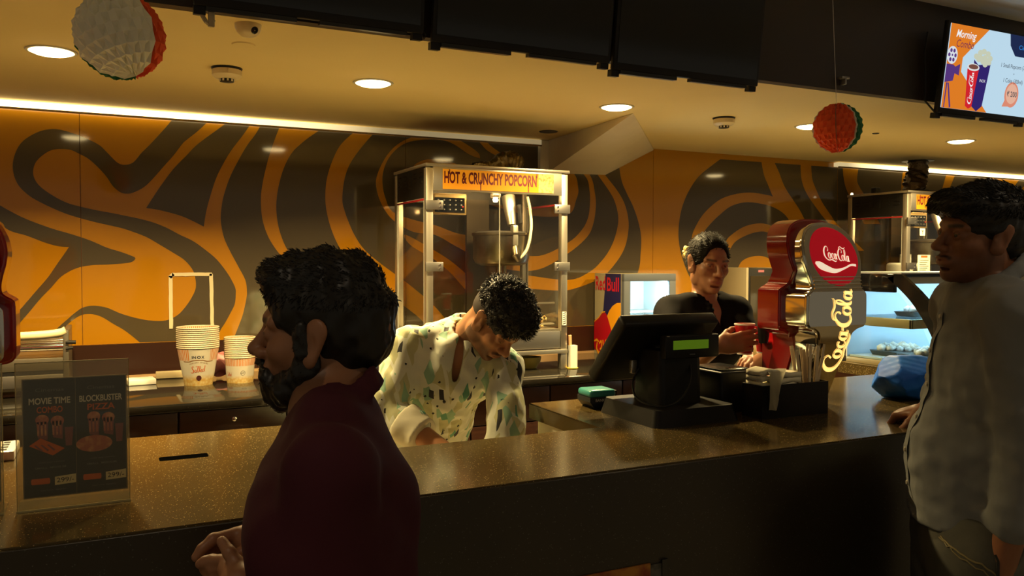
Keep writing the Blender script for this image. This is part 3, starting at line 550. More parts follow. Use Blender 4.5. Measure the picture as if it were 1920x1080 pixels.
for x0, x1, z0, z1 in ((-.006, .078, .757, .799), (W-.078, W+.006, .757, .799), (-.006, .078, .480, .522), (W-.078, W+.006, .480, .522)):
    bm = BM(); box(bm, x0, x1, -.012, -.001, z0, z1, .0015); hg = obj('hinge', bm, M_steel2, pm)
    xi = x1-.016 if x0 < .3 else x0+.016
    for z in (z0+.012, z1-.012):
        bm = BM(); lathe(bm, [(0, -.0035), (.004, -.003), (.005, 0)], 10, (xi, -.012, z), 'Y'); obj('screw', bm, M_chrome, hg)
cp = None
bm = BM(); box(bm, .038, .204, .02, .05, .738, .833, .002); cp = obj('control_panel', bm, mat('panel_frame', (.52, .36, .16), .4, .6), pm)
bm = BM(); box(bm, .048, .194, .017, .022, .748, .815); obj('switch_plate', bm, M_blackpan, cp)
bm = BM()
for i in range(5):
    for j in range(3): lathe(bm, [(0, -.006), (.004, -.005), (.005, 0)], 8, (.064+i*.028, .017, .760+j*.021), 'Y')
obj('switch', bm, M_steel2, cp)
bm = BM(); lathe(bm, [(0, -.005), (.0035, -.003), (.004, 0)], 8, (.184, .017, .775), 'Y'); obj('red_lamp', bm, mat('pilot_red', (.6, .03, .02), .3, es=.5), cp)
SG = BM(); box(SG, .079, .648, -.0035, .0, .852, .942); sg = obj('sign', SG, M_sign, pm)
def TS(u, v): return (u, -.0040, v)
bm = BM(); put_text(bm, 'HOT & CRUNCHY POPCORN', TS, .084, .881, .050, .472, .034)
for x, z0, z1 in ((.1085, .92, .941), (.2625, .8525, .90), (.5095, .8525, .90), (.5545, .92, .941)): put_poly(bm, [(x, z0), (x+.005, z0), (x+.005, z1), (x, z1)], TS)
obj('lettering', bm, M_signtxt, sg)
bm = BM(); box(bm, .566, .648, -.0039, -.003, .853, .941); obj('popcorn_picture', bm, M_popimg, sg)
# kettle and drive
kc = (.475, .22, 0)
bm = BM(); lathe(bm, [(0, .505), (.10, .505), (.128, .515), (.140, .54), (.140, .650), (.147, .654), (.147, .664), (.138, .664)], 36, kc); ket = obj('kettle', bm, M_kettle, pm)
bm = BM(); lathe(bm, [(.139, .664), (.12, .672), (.04, .677), (0, .678)], 32, kc); obj('kettle_lid', bm, M_steel2, ket)
bm = BM(); tube(bm, [(.475, .22, .505), (.475, .22, .197)], .028, 14); obj('kettle_stem', bm, M_kettle, pm)
bm = BM(); tube(bm, [(.490, .17, .843), (.488, .15, .78), (.485, .12, .70)], [.034, .030, .020], 16); box(bm, .470, .500, .075, .11, .60, .70, .006); obj('drive_arm', bm, mat('arm_zinc', (.55, .52, .44), .35, .85), pm)
bm = BM(); tube(bm, [(.487, .10, .61), (.482, .07, .555), (.50, .075, .53)], [.016, .022, .012], 10); obj('elbow', bm, M_kettle, pm)
bm = BM(); tube(bm, [(.520, .11, .80), (.522, .10, .71)], .0105, 10); obj('black_grip', bm, M_black, pm)
bm = BM(); tube(bm, cr([(.585, .15, .843), (.59, .13, .78), (.58, .10, .68), (.55, .09, .58), (.50, .10, .53), (.46, .14, .515)], 5, False), .0075, 9); obj('white_hose', bm, mat('hose_white', (.72, .64, .46), .4), pm)
bm = BM(); box(bm, .345, .385, .03, .07, .825, .843, .004); obj('lamp_holder', bm, M_steel, pm)
bm = BM(); box(bm, .07, W-.07, .022, .032, .855, .865); obj('interior_lamp', bm, lamp_mat('interior_glow', (1.0, .66, .26), 110.0), pm)
bm = BM(); lathe(bm, [(0, .803), (.010, .806), (.013, .815), (.010, .825)], 12, (.365, .05, 0)); obj('heat_lamp', bm, lamp_mat('heat_lamp_glow', (1.0, .55, .18), 60.0), pm)
bm = BM(); box(bm, .54, .692, .06, .07, .318, .326); obj('scoop_rail', bm, M_steel, pm)
bm = BM(); box(bm, .54, .692, .06, .10, .215, .222, .002); obj('scoop_rail', bm, M_steel, pm)
M_pop = mat('popcorn', (.80, .62, .28), .7, vary=(30, (.75, .35, .06), .45, .7))
bm = BM(); rnd = random.Random(5)
for i in range(46):
    c = Vector((rnd.uniform(.60, .69), rnd.uniform(.10, .36), .205+rnd.uniform(0, .045)))
    bmesh.ops.create_icosphere(bm, subdivisions=1, radius=rnd.uniform(.009, .014), matrix=Matrix.Translation(c))
obj('popcorn_heap', bm, M_pop, pm, kind='stuff', smooth=True)
bm = BM(); box(bm, W-.030, W-.008, -.003, -.0005, .215, .28); st = obj('sticker', bm, M_paper, pm)
bm = BM()
for k in range(6): put_poly(bm, [(W-.028, .22+k*.01), (W-.011, .224+k*.01), (W-.011, .229+k*.01), (W-.028, .223+k*.01)], lambda u, v: (u, -.0035, v))
obj('sticker_print', bm, M_black, st)
pm2 = dup(pm, (4.398, 3.50, BT), 'second glass popcorn machine at the far right, half hidden by the grey shirt man')
bm = BM(); box(bm, .12, .165, .0, .004, .69, .735); q = obj('price_card', bm, M_paper, pm2)
bm = BM(); put_text(bm, 'Y', lambda u, v: (u, -.0006, v), .142, .700, .024, .02, .02, align='C'); obj('card_letter', bm, M_black, q)
bm = BM(); box(bm, .105, .215, .0, .004, .42, .57); q = obj('notice_paper', bm, mat('notice_white', (.78, .70, .50), .6), pm2)
bm = BM(); box(bm, .105, .215, -.0006, .0, .42, .455); obj('yellow_band', bm, mat('notice_yellow', (.62, .45, .03), .6), q)
bm = BM(); put_poly(bm, [(.13, .553), (.19, .553), (.19, .566), (.13, .566)], lambda u, v: (u, -.0006, v)); obj('red_band', bm, mat('notice_red', (.6, .10, .02), .6), q)
bm = BM()
for k in range(6): put_poly(bm, [(.118, .535-k*.012), (.20-.01*(k % 3), .535-k*.012), (.20-.01*(k % 3), .538-k*.012), (.118, .538-k*.012)], lambda u, v: (u, -.0007, v))
obj('print_lines', bm, M_dark, q)
bm = BM(); box(bm, .10, .26, .06, .24, .20, .52, .02, 3); obj('oil_can', bm, mat('oil_tub', (.40, .40, .36), .3), pm2)
bm = BM(); tube(bm, [(.18, .15, .52), (.18, .15, .575)], .035, 14); obj('oil_can_neck', bm, MATS['oil_tub'], pm2)
bm = BM(); box(bm, .01, .05, .24, .28, H, H+.035, .003); obj('top_box', bm, M_dark, pm2)
bm = BM(); box(bm, .16, .30, .05, .09, H, H+.016, .003); obj('top_box', bm, M_black, pm2)
bm = BM(); lathe(bm, [(0, H+.018), (.008, H+.014), (.01, H)], 10, (.02, .44, 0)); obj('top_lamp', bm, lamp_mat('pilot_white', (1, .8, .45), 3.0), pm2)
# foil ducts
M_foil = mat('foil', (.24, .19, .10), .30, 1., bump=(30, .6, .02))
M_foilb = mat('sooty_foil', (.12, .085, .045), .38, .8, bump=(30, .6, .02))
def crumple(path, radii, seed, n=22, flat=1.):
    bm = BM(); rnd = random.Random(seed); P = cr(path, 5, False); k = len(P); rings = []
    for i, p in enumerate(P):
        t = (P[min(i+1, k-1)]-P[max(i-1, 0)]).normalized(); a = Vector((0, 0, 1)) if abs(t.z) < .9 else Vector((0, 1, 0))
        u = t.cross(a).normalized(); w = u.cross(t); f = i/(k-1)*(len(radii)-1); j = min(int(f), len(radii)-2); r = radii[j]+(radii[j+1]-radii[j])*(f-j)
        r *= 1.0+(.07 if i % 2 else -.05)
        ring = []
        for q in range(n):
            an = 2*PI*q/n; rr = r*(1+rnd.uniform(-.09, .09)); ring.append(bm.verts.new(p+u*rr*math.cos(an)+w*rr*flat*math.sin(an)))
        rings.append(ring)
    for i in range(k-1):
        for q in range(n): bm.faces.new((rings[i][q], rings[i][(q+1) % n], rings[i+1][(q+1) % n], rings[i+1][q]))
    return bm, rings
dt = thing('foil_duct', 'crumpled foil duct lying on top of the first popcorn machine', 'duct', (1.70, 3.72, 2.0))
bm, rg = crumple([(-.10, 0, .024), (-.05, 0, .022), (0, 0, .026), (.06, -.01, .05), (.11, -.01, .046), (.15, -.01, .034)], [.012, .022, .024, .048, .052, .04], 4)
obj('foil_tube', bm, M_foil, dt)
bm = BM(); lathe(bm, [(0, .150), (.037, .150), (.037, .152), (0, .152)], 20, (0, -.01, .036), 'X'); obj('dark_mouth', bm, M_gloss, dt)
dt = thing('foil_duct', 'sooty dark duct rising from the second popcorn machine to the ceiling', 'duct', (4.87, 3.80, 2.0))
bm, rg = crumple([(.0, 0, .0), (-.03, 0, .05), (-.02, 0, .10), (.0, 0, .15), (0, 0, .23)], [.045, .068, .070, .062, .060], 8)
obj('foil_tube', bm, M_foilb, dt)
bm = BM(); lathe(bm, [(.062, .2285), (.10, .2285), (.10, .2295)], 24); obj('collar', bm, M_dark, dt)
# ================================================================== fridge, case, dispensers
M_fr = mat('fridge_silver', (.11, .12, .135), .40, .2)
M_frside = mat('fridge_side_silver', (.40, .35, .22), .4)
fr = thing('drinks_fridge', 'small lit drinks fridge with red and blue energy drink graphics', 'fridge', (2.503, 3.75, BT))
fw, fd, fh = .345, .30, .458
bm = BM()
box(bm, 0, .018, .03, fd, 0, fh); box(bm, fw-.018, fw, .03, fd, 0, fh); box(bm, .018, fw-.018, fd-.018, fd, 0, fh); box(bm, .018, fw-.018, .03, fd-.018, 0, .05); box(bm, .018, fw-.018, .03, fd-.018, fh-.03, fh)
fb = obj('body', bm, M_frside, fr)
M_in = mat('fridge_liner', (.80, .85, .86), .4)
bm = BM(); box(bm, .018, .022, .032, fd-.018, .05, fh-.03); box(bm, fw-.022, fw-.018, .032, fd-.018, .05, fh-.03); box(bm, .022, fw-.022, fd-.022, fd-.018, .05, fh-.03); box(bm, .022, fw-.022, .032, fd-.022, .05, .054); obj('liner', bm, M_in, fr)
bm = BM()
box(bm, 0, fw, 0, .028, 0, .045, .002); box(bm, 0, fw, 0, .028, fh-.040, fh, .002); box(bm, 0, .042, 0, .028, .045, fh-.04, .002); box(bm, fw-.042, fw, 0, .028, .045, fh-.04, .002)
dr = obj('door', bm, M_fr, fr)
bm = BM(); box(bm, .042, fw-.042, .012, .016, .045, fh-.04); obj('door_glass', bm, glass('fridge_glass', (.92, .97, .98)), dr)
M_led = lamp_mat('fridge_led', (.58, .88, 1.0), 150.0)
bm = BM(); box(bm, .046, .054, .034, .040, .06, fh-.045); obj('led_bar', bm, M_led, fr)
bm = BM(); box(bm, fw-.054, fw-.046, .034, .040, .06, fh-.045); obj('led_bar', bm, M_led, fr)
bm = BM(); box(bm, .024, fw-.024, .05, fd-.024, .242, .246); obj('shelf', bm, mat('shelf_wire', (.75, .78, .78), .3), fr)
for i in range(5):
    t = thing('drink_can', 'pale frosted can in the lit fridge, number %s from the left' % ['one', 'two', 'three', 'four', 'five'][i], 'can', (2.503+.065+i*.054, 3.75+.12, BT+.054), group='cans inside the drinks fridge')
    bm = BM(); lathe(bm, [(.018, 0), (.024, .006), (.024, .125), (.019, .138)], 16); obj('can_body', bm, mat('can_pale', (.60, .68, .72), .3, .3), t)
    bm = BM(); lathe(bm, [(.019, .138), (.019, .140), (0, .139)], 16); obj('can_lid', bm, M_chrome, t)
def TF(u, v, k=.0008): return (-k, .03+(1-u)*(fd-.03), v*fh)       # left side of the fridge, u from the rear edge
def side(name, m, polys, k, parent=fb):
    bm = BM()
    for q in polys: put_poly(bm, q, lambda u, v: TF(u, v, k))
    return obj(name, bm, m, parent)
M_rb_blue = mat('print_blue', (.012, .012, .085), .4); M_rb_red = mat('print_red', (.42, .004, .012), .4); M_rb_yel = mat('print_yellow', (.80, .33, .008), .4)
side('blue_field', M_rb_blue, [[(.42, 1), (1, 1), (1, .45), (.32, .45), (.42, .9)]], .0008)
side('sun_disc', M_rb_yel, [[(1, .655), (.86, .65), (.70, .61), (.58, .55), (.48, .47), (.42, .40), (.36, .0), (1, 0)]], .0012)
bull = cr([(0, .385, 0), (.05, .42, 0), (.18, .44, 0), (.30, .50, 0), (.40, .515, 0), (.47, .50, 0), (.58, .40, 0), (.68, .28, 0), (.72, .20, 0), (.62, .10, 0), (.45, .02, 0), (.28, .0, 0), (.10, .04, 0), (0, .08, 0)], 4)
side('bull', M_rb_red, [[(p.x, p.y) for p in bull]], .0016)
for st in ([(.12, .14, .03), (.10, .06, .04), (.20, .01, .04), (.30, .04, .03)], [(.20, .13, .03), (.28, .16, .03), (.28, .08, .03), (.22, .06, .02)], [(.34, .18, .03), (.38, .08, .03), (.46, .18, .03), (.52, .10, .03)], [(0, .15, .02), (.10, .17, .03), (.18, .15, .02)], [(.62, .24, .02), (.68, .19, .03)], [(0, .395, .014), (.18, .455, .016), (.30, .515, .016), (.42, .53, .016)]):
    bm = BM(); put_strokes(bm, [st], lambda u, v: TF(u, v, .0020), n=5); obj('bull_line', bm, M_rb_yel, fb)
bm = BM(); H_ = fh; Wd = fd-.03
put_text(bm, 'Red', lambda u, v: TF(u, v/fh, .0020), .03, .80*fh, .075, .40, .02); put_text(bm, 'Bull', lambda u, v: TF(u, v/fh, .0020), .47, .79*fh, .075, .46, .02)
obj('lettering', bm, mat('print_bright_red', (.55, .006, .03), .4), fb)
# dark appliance behind the woman
t = thing('wall_unit', 'dark framed cabinet unit on the back worktop behind the woman in black', 'cabinet', (3.40, 3.80, BT))
bm = BM(); box(bm, 0, .018, 0, .26, 0, .49, .002); box(bm, .238, .262, 0, .26, 0, .49, .002); obj('side_post', bm, mat('beige_post', (.30, .25, .15), .5), t)
bm = BM(); box(bm, .018, .238, .01, .25, 0, .485, .002); obj('body', bm, M_black, t)
bm = BM(); box(bm, .10, .145, .008, .0105, .462, .476); obj('label', bm, mat('pink_label', (.36, .12, .14), .5), t)
bm = BM(); box(bm, .04, .215, .006, .011, .06, .44, .002); obj('door', bm, mat('smoked_door', (.03, .022, .012), .12), t)
# heated display case
M_caseglass = glass('case_glass', (.90, .96, .98), 1.40)
M_gold = mat('champagne_trim', (.46, .36, .16), .38, .5)
dc = thing('display_case', 'glass food display case lit cold blue at the right end of the counter', 'display case', (3.04, 2.16, CT))
cw, cd = 1.15, .57
bm = BM(); box(bm, 0, cw, .05, cd, 0, .024, .002); obj('base', bm, M_gold, dc)
bm = BM(); box(bm, 0, cw, .31, cd, .378, .408, .004); obj('canopy', bm, M_gloss, dc)
for x in (-.004, cw-.016):
    bm = BM(); box(bm, x, x+.020, .315, cd, .325, .405, .003); obj('side_fascia', bm, M_gloss, dc)
bm = BM(); box(bm, .018, cw-.018, .285, .315, .362, .392, .003); obj('canopy_lip', bm, mat('lip_beige', (.52, .48, .38), .4), dc)
bm = BM(); box(bm, -.002, cw+.002, .28, cd, .405, .412); obj('canopy_trim', bm, M_steel, dc)
arc = cr([(.0, .0, 0), (.030, .10, 0), (.080, .20, 0), (.165, .31, 0), (.28, .405, 0)], 4, False)
for x0 in (-.004, cw-.016):
    bm = BM(); L1 = [(p.x, p.y) for p in arc]; L2 = [(p.x+.070, p.y-.016) for p in arc][::-1]
    prism(bm, L1+L2, lambda a, b: (x0, a, max(b, .0)), lambda a, b: (x0+.020, a, max(b, .0))); obj('curved_bar', bm, M_gloss, dc)
bm = BM()
for i in range(len(arc)-1):
    p, q = arc[i], arc[i+1]; face(bm, [(.016, p.x+.012, p.y), (cw-.016, p.x+.012, p.y), (cw-.016, q.x+.012, q.y), (.016, q.x+.012, q.y)])
obj('front_glass', bm, M_caseglass, dc, smooth=True)
for x in (.004, cw-.008):
    bm = BM(); prism(bm, [(.10, .026), (cd-.004, .026), (cd-.004, .325), (.30, .325), (.19, .20)], lambda a, b: (x, a, b), lambda a, b: (x+.004, a, b)); obj('side_glass', bm, M_caseglass, dc)
bm = BM(); box(bm, .0, cw, cd-.006, cd, .024, .378); obj('back_panel', bm, mat('case_back', (.72, .80, .84), .3), dc)
for z, y0 in ((.172, .235),):
    bm = BM(); box(bm, .012, cw-.012, y0, cd-.01, z+.034, z+.040); sh = obj('shelf', bm, glass('shelf_glass', (.80, .90, .92), 1.45), dc)
    bm = BM(); box(bm, .008, cw-.012, y0, y0+.012, z, z+.040, .002); box(bm, .008, .018, y0, cd-.01, z, z+.040, .002); obj('shelf_trim', bm, M_gold, sh)
bm = BM(); box(bm, .012, cw-.012, .12, cd-.01, .026, .034); obj('deck', bm, mat('deck_pale', (.55, .60, .60), .3), dc)
bm = BM(); box(bm, .03, cw-.03, .33, .35, .366, .374); obj('led_tube', bm, lamp_mat('case_led', (.48, .78, 1.0), 60.0), dc)
bm = BM(); box(bm, .03, cw-.03, .30, .312, .196, .204); obj('led_tube', bm, lamp_mat('case_led2', (.50, .80, 1.0), 30.0), dc)
M_food = mat('puff_food', (.80, .77, .68), .7, vary=(24, (.66, .56, .38), .45, .7))
M_traydk = mat('tray_dark', (.05, .06, .06), .3, .4)
def tray(loc, sx, sy, label, seed, z=.0):
    t = thing('food_tray', label, 'food tray', loc, group='trays of food in the display case')
    bm = BM(); prism(bm, rrect(-sx, sx, -sy, sy, .02), lambda a, b: (a*.9, b*.9, 0), lambda a, b: (a, b, .022)); obj('tray', bm, M_traydk, t)
    rnd = random.Random(seed); bm = BM()
    for i in range(34):
        a, rr = rnd.uniform(0, 2*PI), math.sqrt(rnd.random())
        c = Vector((math.cos(a)*rr*sx*.8, math.sin(a)*rr*sy*.8, .026+rnd.uniform(0, .022)*(1-rr*.7)))
        bmesh.ops.create_icosphere(bm, subdivisions=1, radius=rnd.uniform(.014, .024), matrix=Matrix.Translation(c))
    obj('snacks', bm, M_food, t, smooth=True, kind='stuff')
tray((3.22, 2.42, CT+.0345), .12, .10, 'dark tray heaped with pale snacks on the case floor near the bag', 1)
tray((3.22, 2.60, CT+.0345), .10, .08, 'pale snack tray at the back of the case floor', 4)
tray((3.52, 2.40, CT+.0345), .12, .10, 'snack tray on the case floor behind the grey shirt man', 3)
tray((3.30, 2.52, CT+.2125), .11, .09, 'dark tray of pastries on the upper glass shelf of the case', 2)
# ------------------------------------------------------------------ cola towers
M_red = mat('gloss_red', (.36, .006, .006), .16, coat=.6)
M_logo = mat('logo_red', (.60, .004, .012), .2, es=.28, ecol=(.75, .004, .02))
M_logow = mat('logo_white', (.95, .86, .72), .3, es=.75, ecol=(1, .80, .58))
M_amber = mat('backlit_amber', (1, .75, .3), .3, es=1.5, ecol=(1.0, .60, .16))
M_mirror = mat('tower_mirror', (.62, .58, .50), .09, 1.)
def bend(z):                                      # how far the face leans toward the customers at height z
    zz = [0, .10, .20, .26, .37, .42, .60]; yy = [0, -.035, -.075, -.090, -.090, -.080, -.050]
    return float(np.interp(z, zz, yy))
half = [(.048, 0), (.052, .05), (.057, .10), (.060, .16), (.063, .205), (.074, .235), (.094, .250), (.112, .254), (.1225, .262), (.1262, .278), (.1262, .348), (.1225, .363), (.113, .370), (.105, .378), (.104, .392), (.108, .410), (.116, .437), (.121, .468), (.117, .502), (.103, .535), (.078, .560), (.042, .575), (.0, .580)]
half = [(max(q.x, 0), q.y) for q in cr([(a, b, 0) for a, b in half], 4, False)]; half[-1] = (0, .580)
sil = [(x, z) for x, z in half] + [(-x, z) for x, z in half[::-1][1:]]
def Lf(x, z):                                     # top of the head leans to the left like a swept plate
    k = max(0, z-.40)/.18; return x - .028*k*k
def tower(loc, label):
    t = thing('drink_dispenser', label, 'drink dispenser', loc)
    def layer(name, m, y0, y1, grow, par=t):
        bm = BM(); pts = []
        for x, z in sil:
            g = grow*(1 if z > .24 else .35); s = 1 if x > 0 else (-1 if x < 0 else 0)
            pts.append((Lf(x + s*g, z), z + (grow if z > .372 else (-grow if .24 < z < .30 else (grow if .34 < z else 0)))))
        pts = [(a, max(b, 0)) for a, b in pts]
        def dep(y, z):                            # the head and the leg are shallower than the wings
            k = float(np.interp(z, [.18, .245, .368, .43], [.80, 1, 1, 0])); sh = float(np.interp(y, [0, .012, .105, .182], [0, .012, .048, .125])); return y*k+sh*(1-k)
        A = [bm.verts.new((a, dep(y0, b)+bend(b), b)) for a, b in pts]; B = [bm.verts.new((a, dep(y1, b)+bend(b)*(1 if y1 < .1 else .8), b)) for a, b in pts]; n = len(A)
        # caps as strips between mirrored outline points so they follow the curve
        h = len(half)
        for V in (A, B):
            for i in range(h-2):
                bm.faces.new((V[i], V[i+1], V[n-2-i], V[n-1-i])) if i+1 != n-2-i else None
            bm.faces.new((V[h-2], V[h-1], V[h]))
        for i in range(n):
            f = bm.faces.new((A[i], B[i], B[(i+1) % n], A[(i+1) % n])); f.smooth = True
        bmesh.ops.recalc_face_normals(bm, faces=bm.faces[:])
        bm.edges.ensure_lookup_table()
        rim = [e for e in bm.edges if (e.verts[0] in A and e.verts[1] in A and len(e.link_faces) == 2 and any(abs(f.normal.y) < .5 for f in e.link_faces))]
        bmesh.ops.bevel(bm, geom=rim, offset=.006, segments=3, affect='EDGES')
        return obj(name, bm, m, par)
    face_ = layer('chrome_face', M_mirror, 0, .012, 0)
    layer('chrome_band', M_chrome, .012, .105, -.004)
    layer('red_shell', M_red, .105, .182, .012)
    bm = BM(); prism(bm, [(-.05, 0), (.05, 0), (.05, .24), (-.05, .24)], lambda a, b: (a, .182, b), lambda a, b: (a, .225, b)); obj('chrome_back', bm, M_chrome, t)
    bm = BM(); lathe(bm, [(.0, .19), (.014, .19), (.018, .215), (.020, .25)], 16, (-.075, .15, 0)); obj('nozzle', bm, M_black, t)
    bm = BM(); lathe(bm, [(.0, .19), (.014, .19), (.018, .215), (.020, .25)], 16, (.075, .15, 0)); obj('nozzle', bm, M_black, t)
    bm = BM(); box(bm, -.115, .115, .20, .33, 0, .022, .004); dt_ = obj('drip_tray', bm, M_white, t)
    bm = BM()
    for i in range(8):
        for j in range(4): box(bm, -.098+i*.026, -.084+i*.026, .215+j*.028, .231+j*.028, .0215, .0226)
    obj('drain_slot', bm, M_black, dt_)
    # ribs across the neck
    for z in (.378, .389, .400, .411):
        P = [(Lf(x, z), bend(z)-.0015, z) for x in np.linspace(-.100, .100, 9)]
        bm = BM(); tube(bm, P, .0022, 6); obj('neck_rib', bm, M_chrome, face_)
    # oval badge
    def TB(u, v, k=.002): z = .474+v; return (Lf(u, z)+.004, bend(z)-k, z)
    ov = ell2(0, 0, .096, .088, 48, math.radians(-16))
    bm = BM(); c = bm.verts.new(TB(0, 0, .003)); A = [bm.verts.new(TB(*p, .003)) for p in ov]; B = [bm.verts.new(TB(p[0]*1.04, p[1]*1.04, -.002)) for p in ov]
    rings = [A]
    for s in (.8, .55, .3): rings.append([bm.verts.new(TB(p[0]*s, p[1]*s, .003)) for p in ov])
    for r0, r1 in zip(rings, rings[1:]):
        for i in range(48): bm.faces.new((r0[i], r0[(i+1) % 48], r1[(i+1) % 48], r1[i]))
    for i in range(48): bm.faces.new((rings[-1][i], rings[-1][(i+1) % 48], c)); bm.faces.new((A[i], A[(i+1) % 48], B[(i+1) % 48], B[i]))
    badge = obj('badge', bm, M_logo, face_)
    s_ = .1080/4.2
    bm = BM(); put_strokes(bm, SCRIPT, lambda u, v: TB(-.048+u*s_, -.002+v*s_*1.15-.0035*u, .0040), n=4); obj('script_lettering', bm, M_logow, badge)
    bm = BM(); put_strokes(bm, [[(-.087, -.018, .006), (-.070, -.026, .022), (-.045, -.036, .020), (-.010, -.044, .013), (.03, -.036, .006), (.06, -.026, .006), (.082, -.027, .008)]], lambda u, v: TB(u, v, .0040), n=6); obj('white_wave', bm, M_logow, badge)
    # backlit script running up the leg
    L_ = .268/4.2
    def TV(u, v): z = .108+u*L_; x = .012+.018*(u/4.2)-(v-.5)*.054; return (x, bend(z)-.0025, z)
    bm = BM(); put_strokes(bm, SCRIPT, TV, n=5); obj('backlit_lettering', bm, M_amber, face_)
    return t
tower((2.008, 1.925, CT), 'chrome and red cola dispenser tower right of the woman, logo side in view')
tower((-.315, 1.985, CT), 'cola dispenser tower cut by the left picture edge, only its red side in view')
# ================================================================== things on the front counter
# till: base, stand, tilted screen, customer display, printer beside it
M_pos = mat('till_black', (.010, .009, .008), .42, spec=.25)
t = thing('till', 'black point of sale till with tilted screen and green customer display', 'till', (1.335, 1.84, CT))
bm = BM(); prism(bm, rrect(0, .30, 0, .30, .025), lambda a, b: (a, b, 0), lambda a, b: (.012+a*.92, .012+b*.92, .046)); obj('base', bm, M_pos, t)
bm = BM(); prism(bm, rrect(.075, .225, .08, .23, .02), lambda a, b: (a, b, .04), lambda a, b: (a+.005, b*.8+.03, .20)); obj('stand', bm, M_pos, t)
Mx = Matrix.Translation((.135, .205, .200)) @ Matrix.Rotation(math.radians(43), 4, 'X')
bm = BM(); box(bm, -.170, .170, -.022, .022, -.128, .128, .010, 3, M=Mx); sc_ = obj('screen', bm, M_pos, t)
bm = BM(); box(bm, -.150, .150, .0222, .0232, -.108, .108, 0, 2, M=Mx); obj('screen_glass', bm, M_gloss, sc_)
bm = BM(); box(bm, -.03, .13, -.040, -.020, -.09, .04, .006, 2, M=Mx); obj('rear_cover', bm, M_pos, sc_)
bm = BM(); box(bm, .085, .280, .075, .105, .178, .246, .006); cd_ = obj('customer_display', bm, M_pos, t)
bm = BM(); box(bm, .112, .238, .0735, .076, .205, .231); obj('green_panel', bm, mat('lcd_green', (.10, .20, .008), .25, es=.16, ecol=(.28, .55, .02)), cd_)
bm = BM(); box(bm, .17, .19, .0742, .076, .188, .191); obj('badge', bm, mat('badge_grey', (.10, .10, .10), .4), cd_)
bm = BM(); box(bm, .088, .098, .073, .077, .243, .2455); obj('edge_glint', bm, M_chrome, cd_)
bm = BM(); tube(bm, cr([(.19, .10, .17), (.17, .07, .12), (.12, .04, .075), (.06, .03, .055), (.035, .08, .052), (.05, .17, .06), (.06, .20, .10), (.075, .19, .14)], 5, False), .0032, 7); obj('cable', bm, M_black, t)
bm = BM(); box(bm, .055, .075, .20, .215, .125, .165, .003); obj('plug', bm, mat('plug_chrome', (.55, .5, .4), .25, .8), t)
t = thing('receipt_printer', 'black receipt printer right behind the till', 'printer', (1.648, 1.945, CT))
bm = BM(); box(bm, 0, .135, 0, .17, 0, .125, .008, 3); obj('body', bm, M_pos, t)
bm = BM(); box(bm, .01, .125, .012, .155, .125, .131, .002); obj('lid', bm, mat('lid_black', (.02, .02, .02), .22), t)
bm = BM(); box(bm, .085, .11, -.0015, .001, .085, .09); obj('badge', bm, MATS['badge_grey'], t)
bm = BM(); box(bm, .045, .075, .02, .035, .131, .133); obj('tear_bar', bm, M_chrome, t)
# card reader
t = thing('card_reader', 'small card reader with a teal top lying left of the till', 'card reader', (1.327, 2.17, CT), math.radians(-3))
bm = BM(); prism(bm, [(.018, 0), (.082, 0), (.092, .016), (.092, .037), (0, .037), (0, .022)], lambda a, b: (a, 0, b), lambda a, b: (a, .085, b)); obj('body', bm, mat('reader_black', (.010, .012, .022), .3), t)
bm = BM(); box(bm, 0, .092, -.001, .087, .0345, .059, .010, 4); obj('teal_top', bm, mat('teal', (.05, .34, .32), .28), t)
bm = BM(); box(bm, .092, .108, .02, .07, .030, .052, .003); obj('side_lug', bm, M_dark, t)
bm = BM(); put_text(bm, 'BANK\u00b7UPI', lambda u, v: (u, -.0008, v), .018, .0235, .008, .054, .02); obj('lettering', bm, M_white, t)
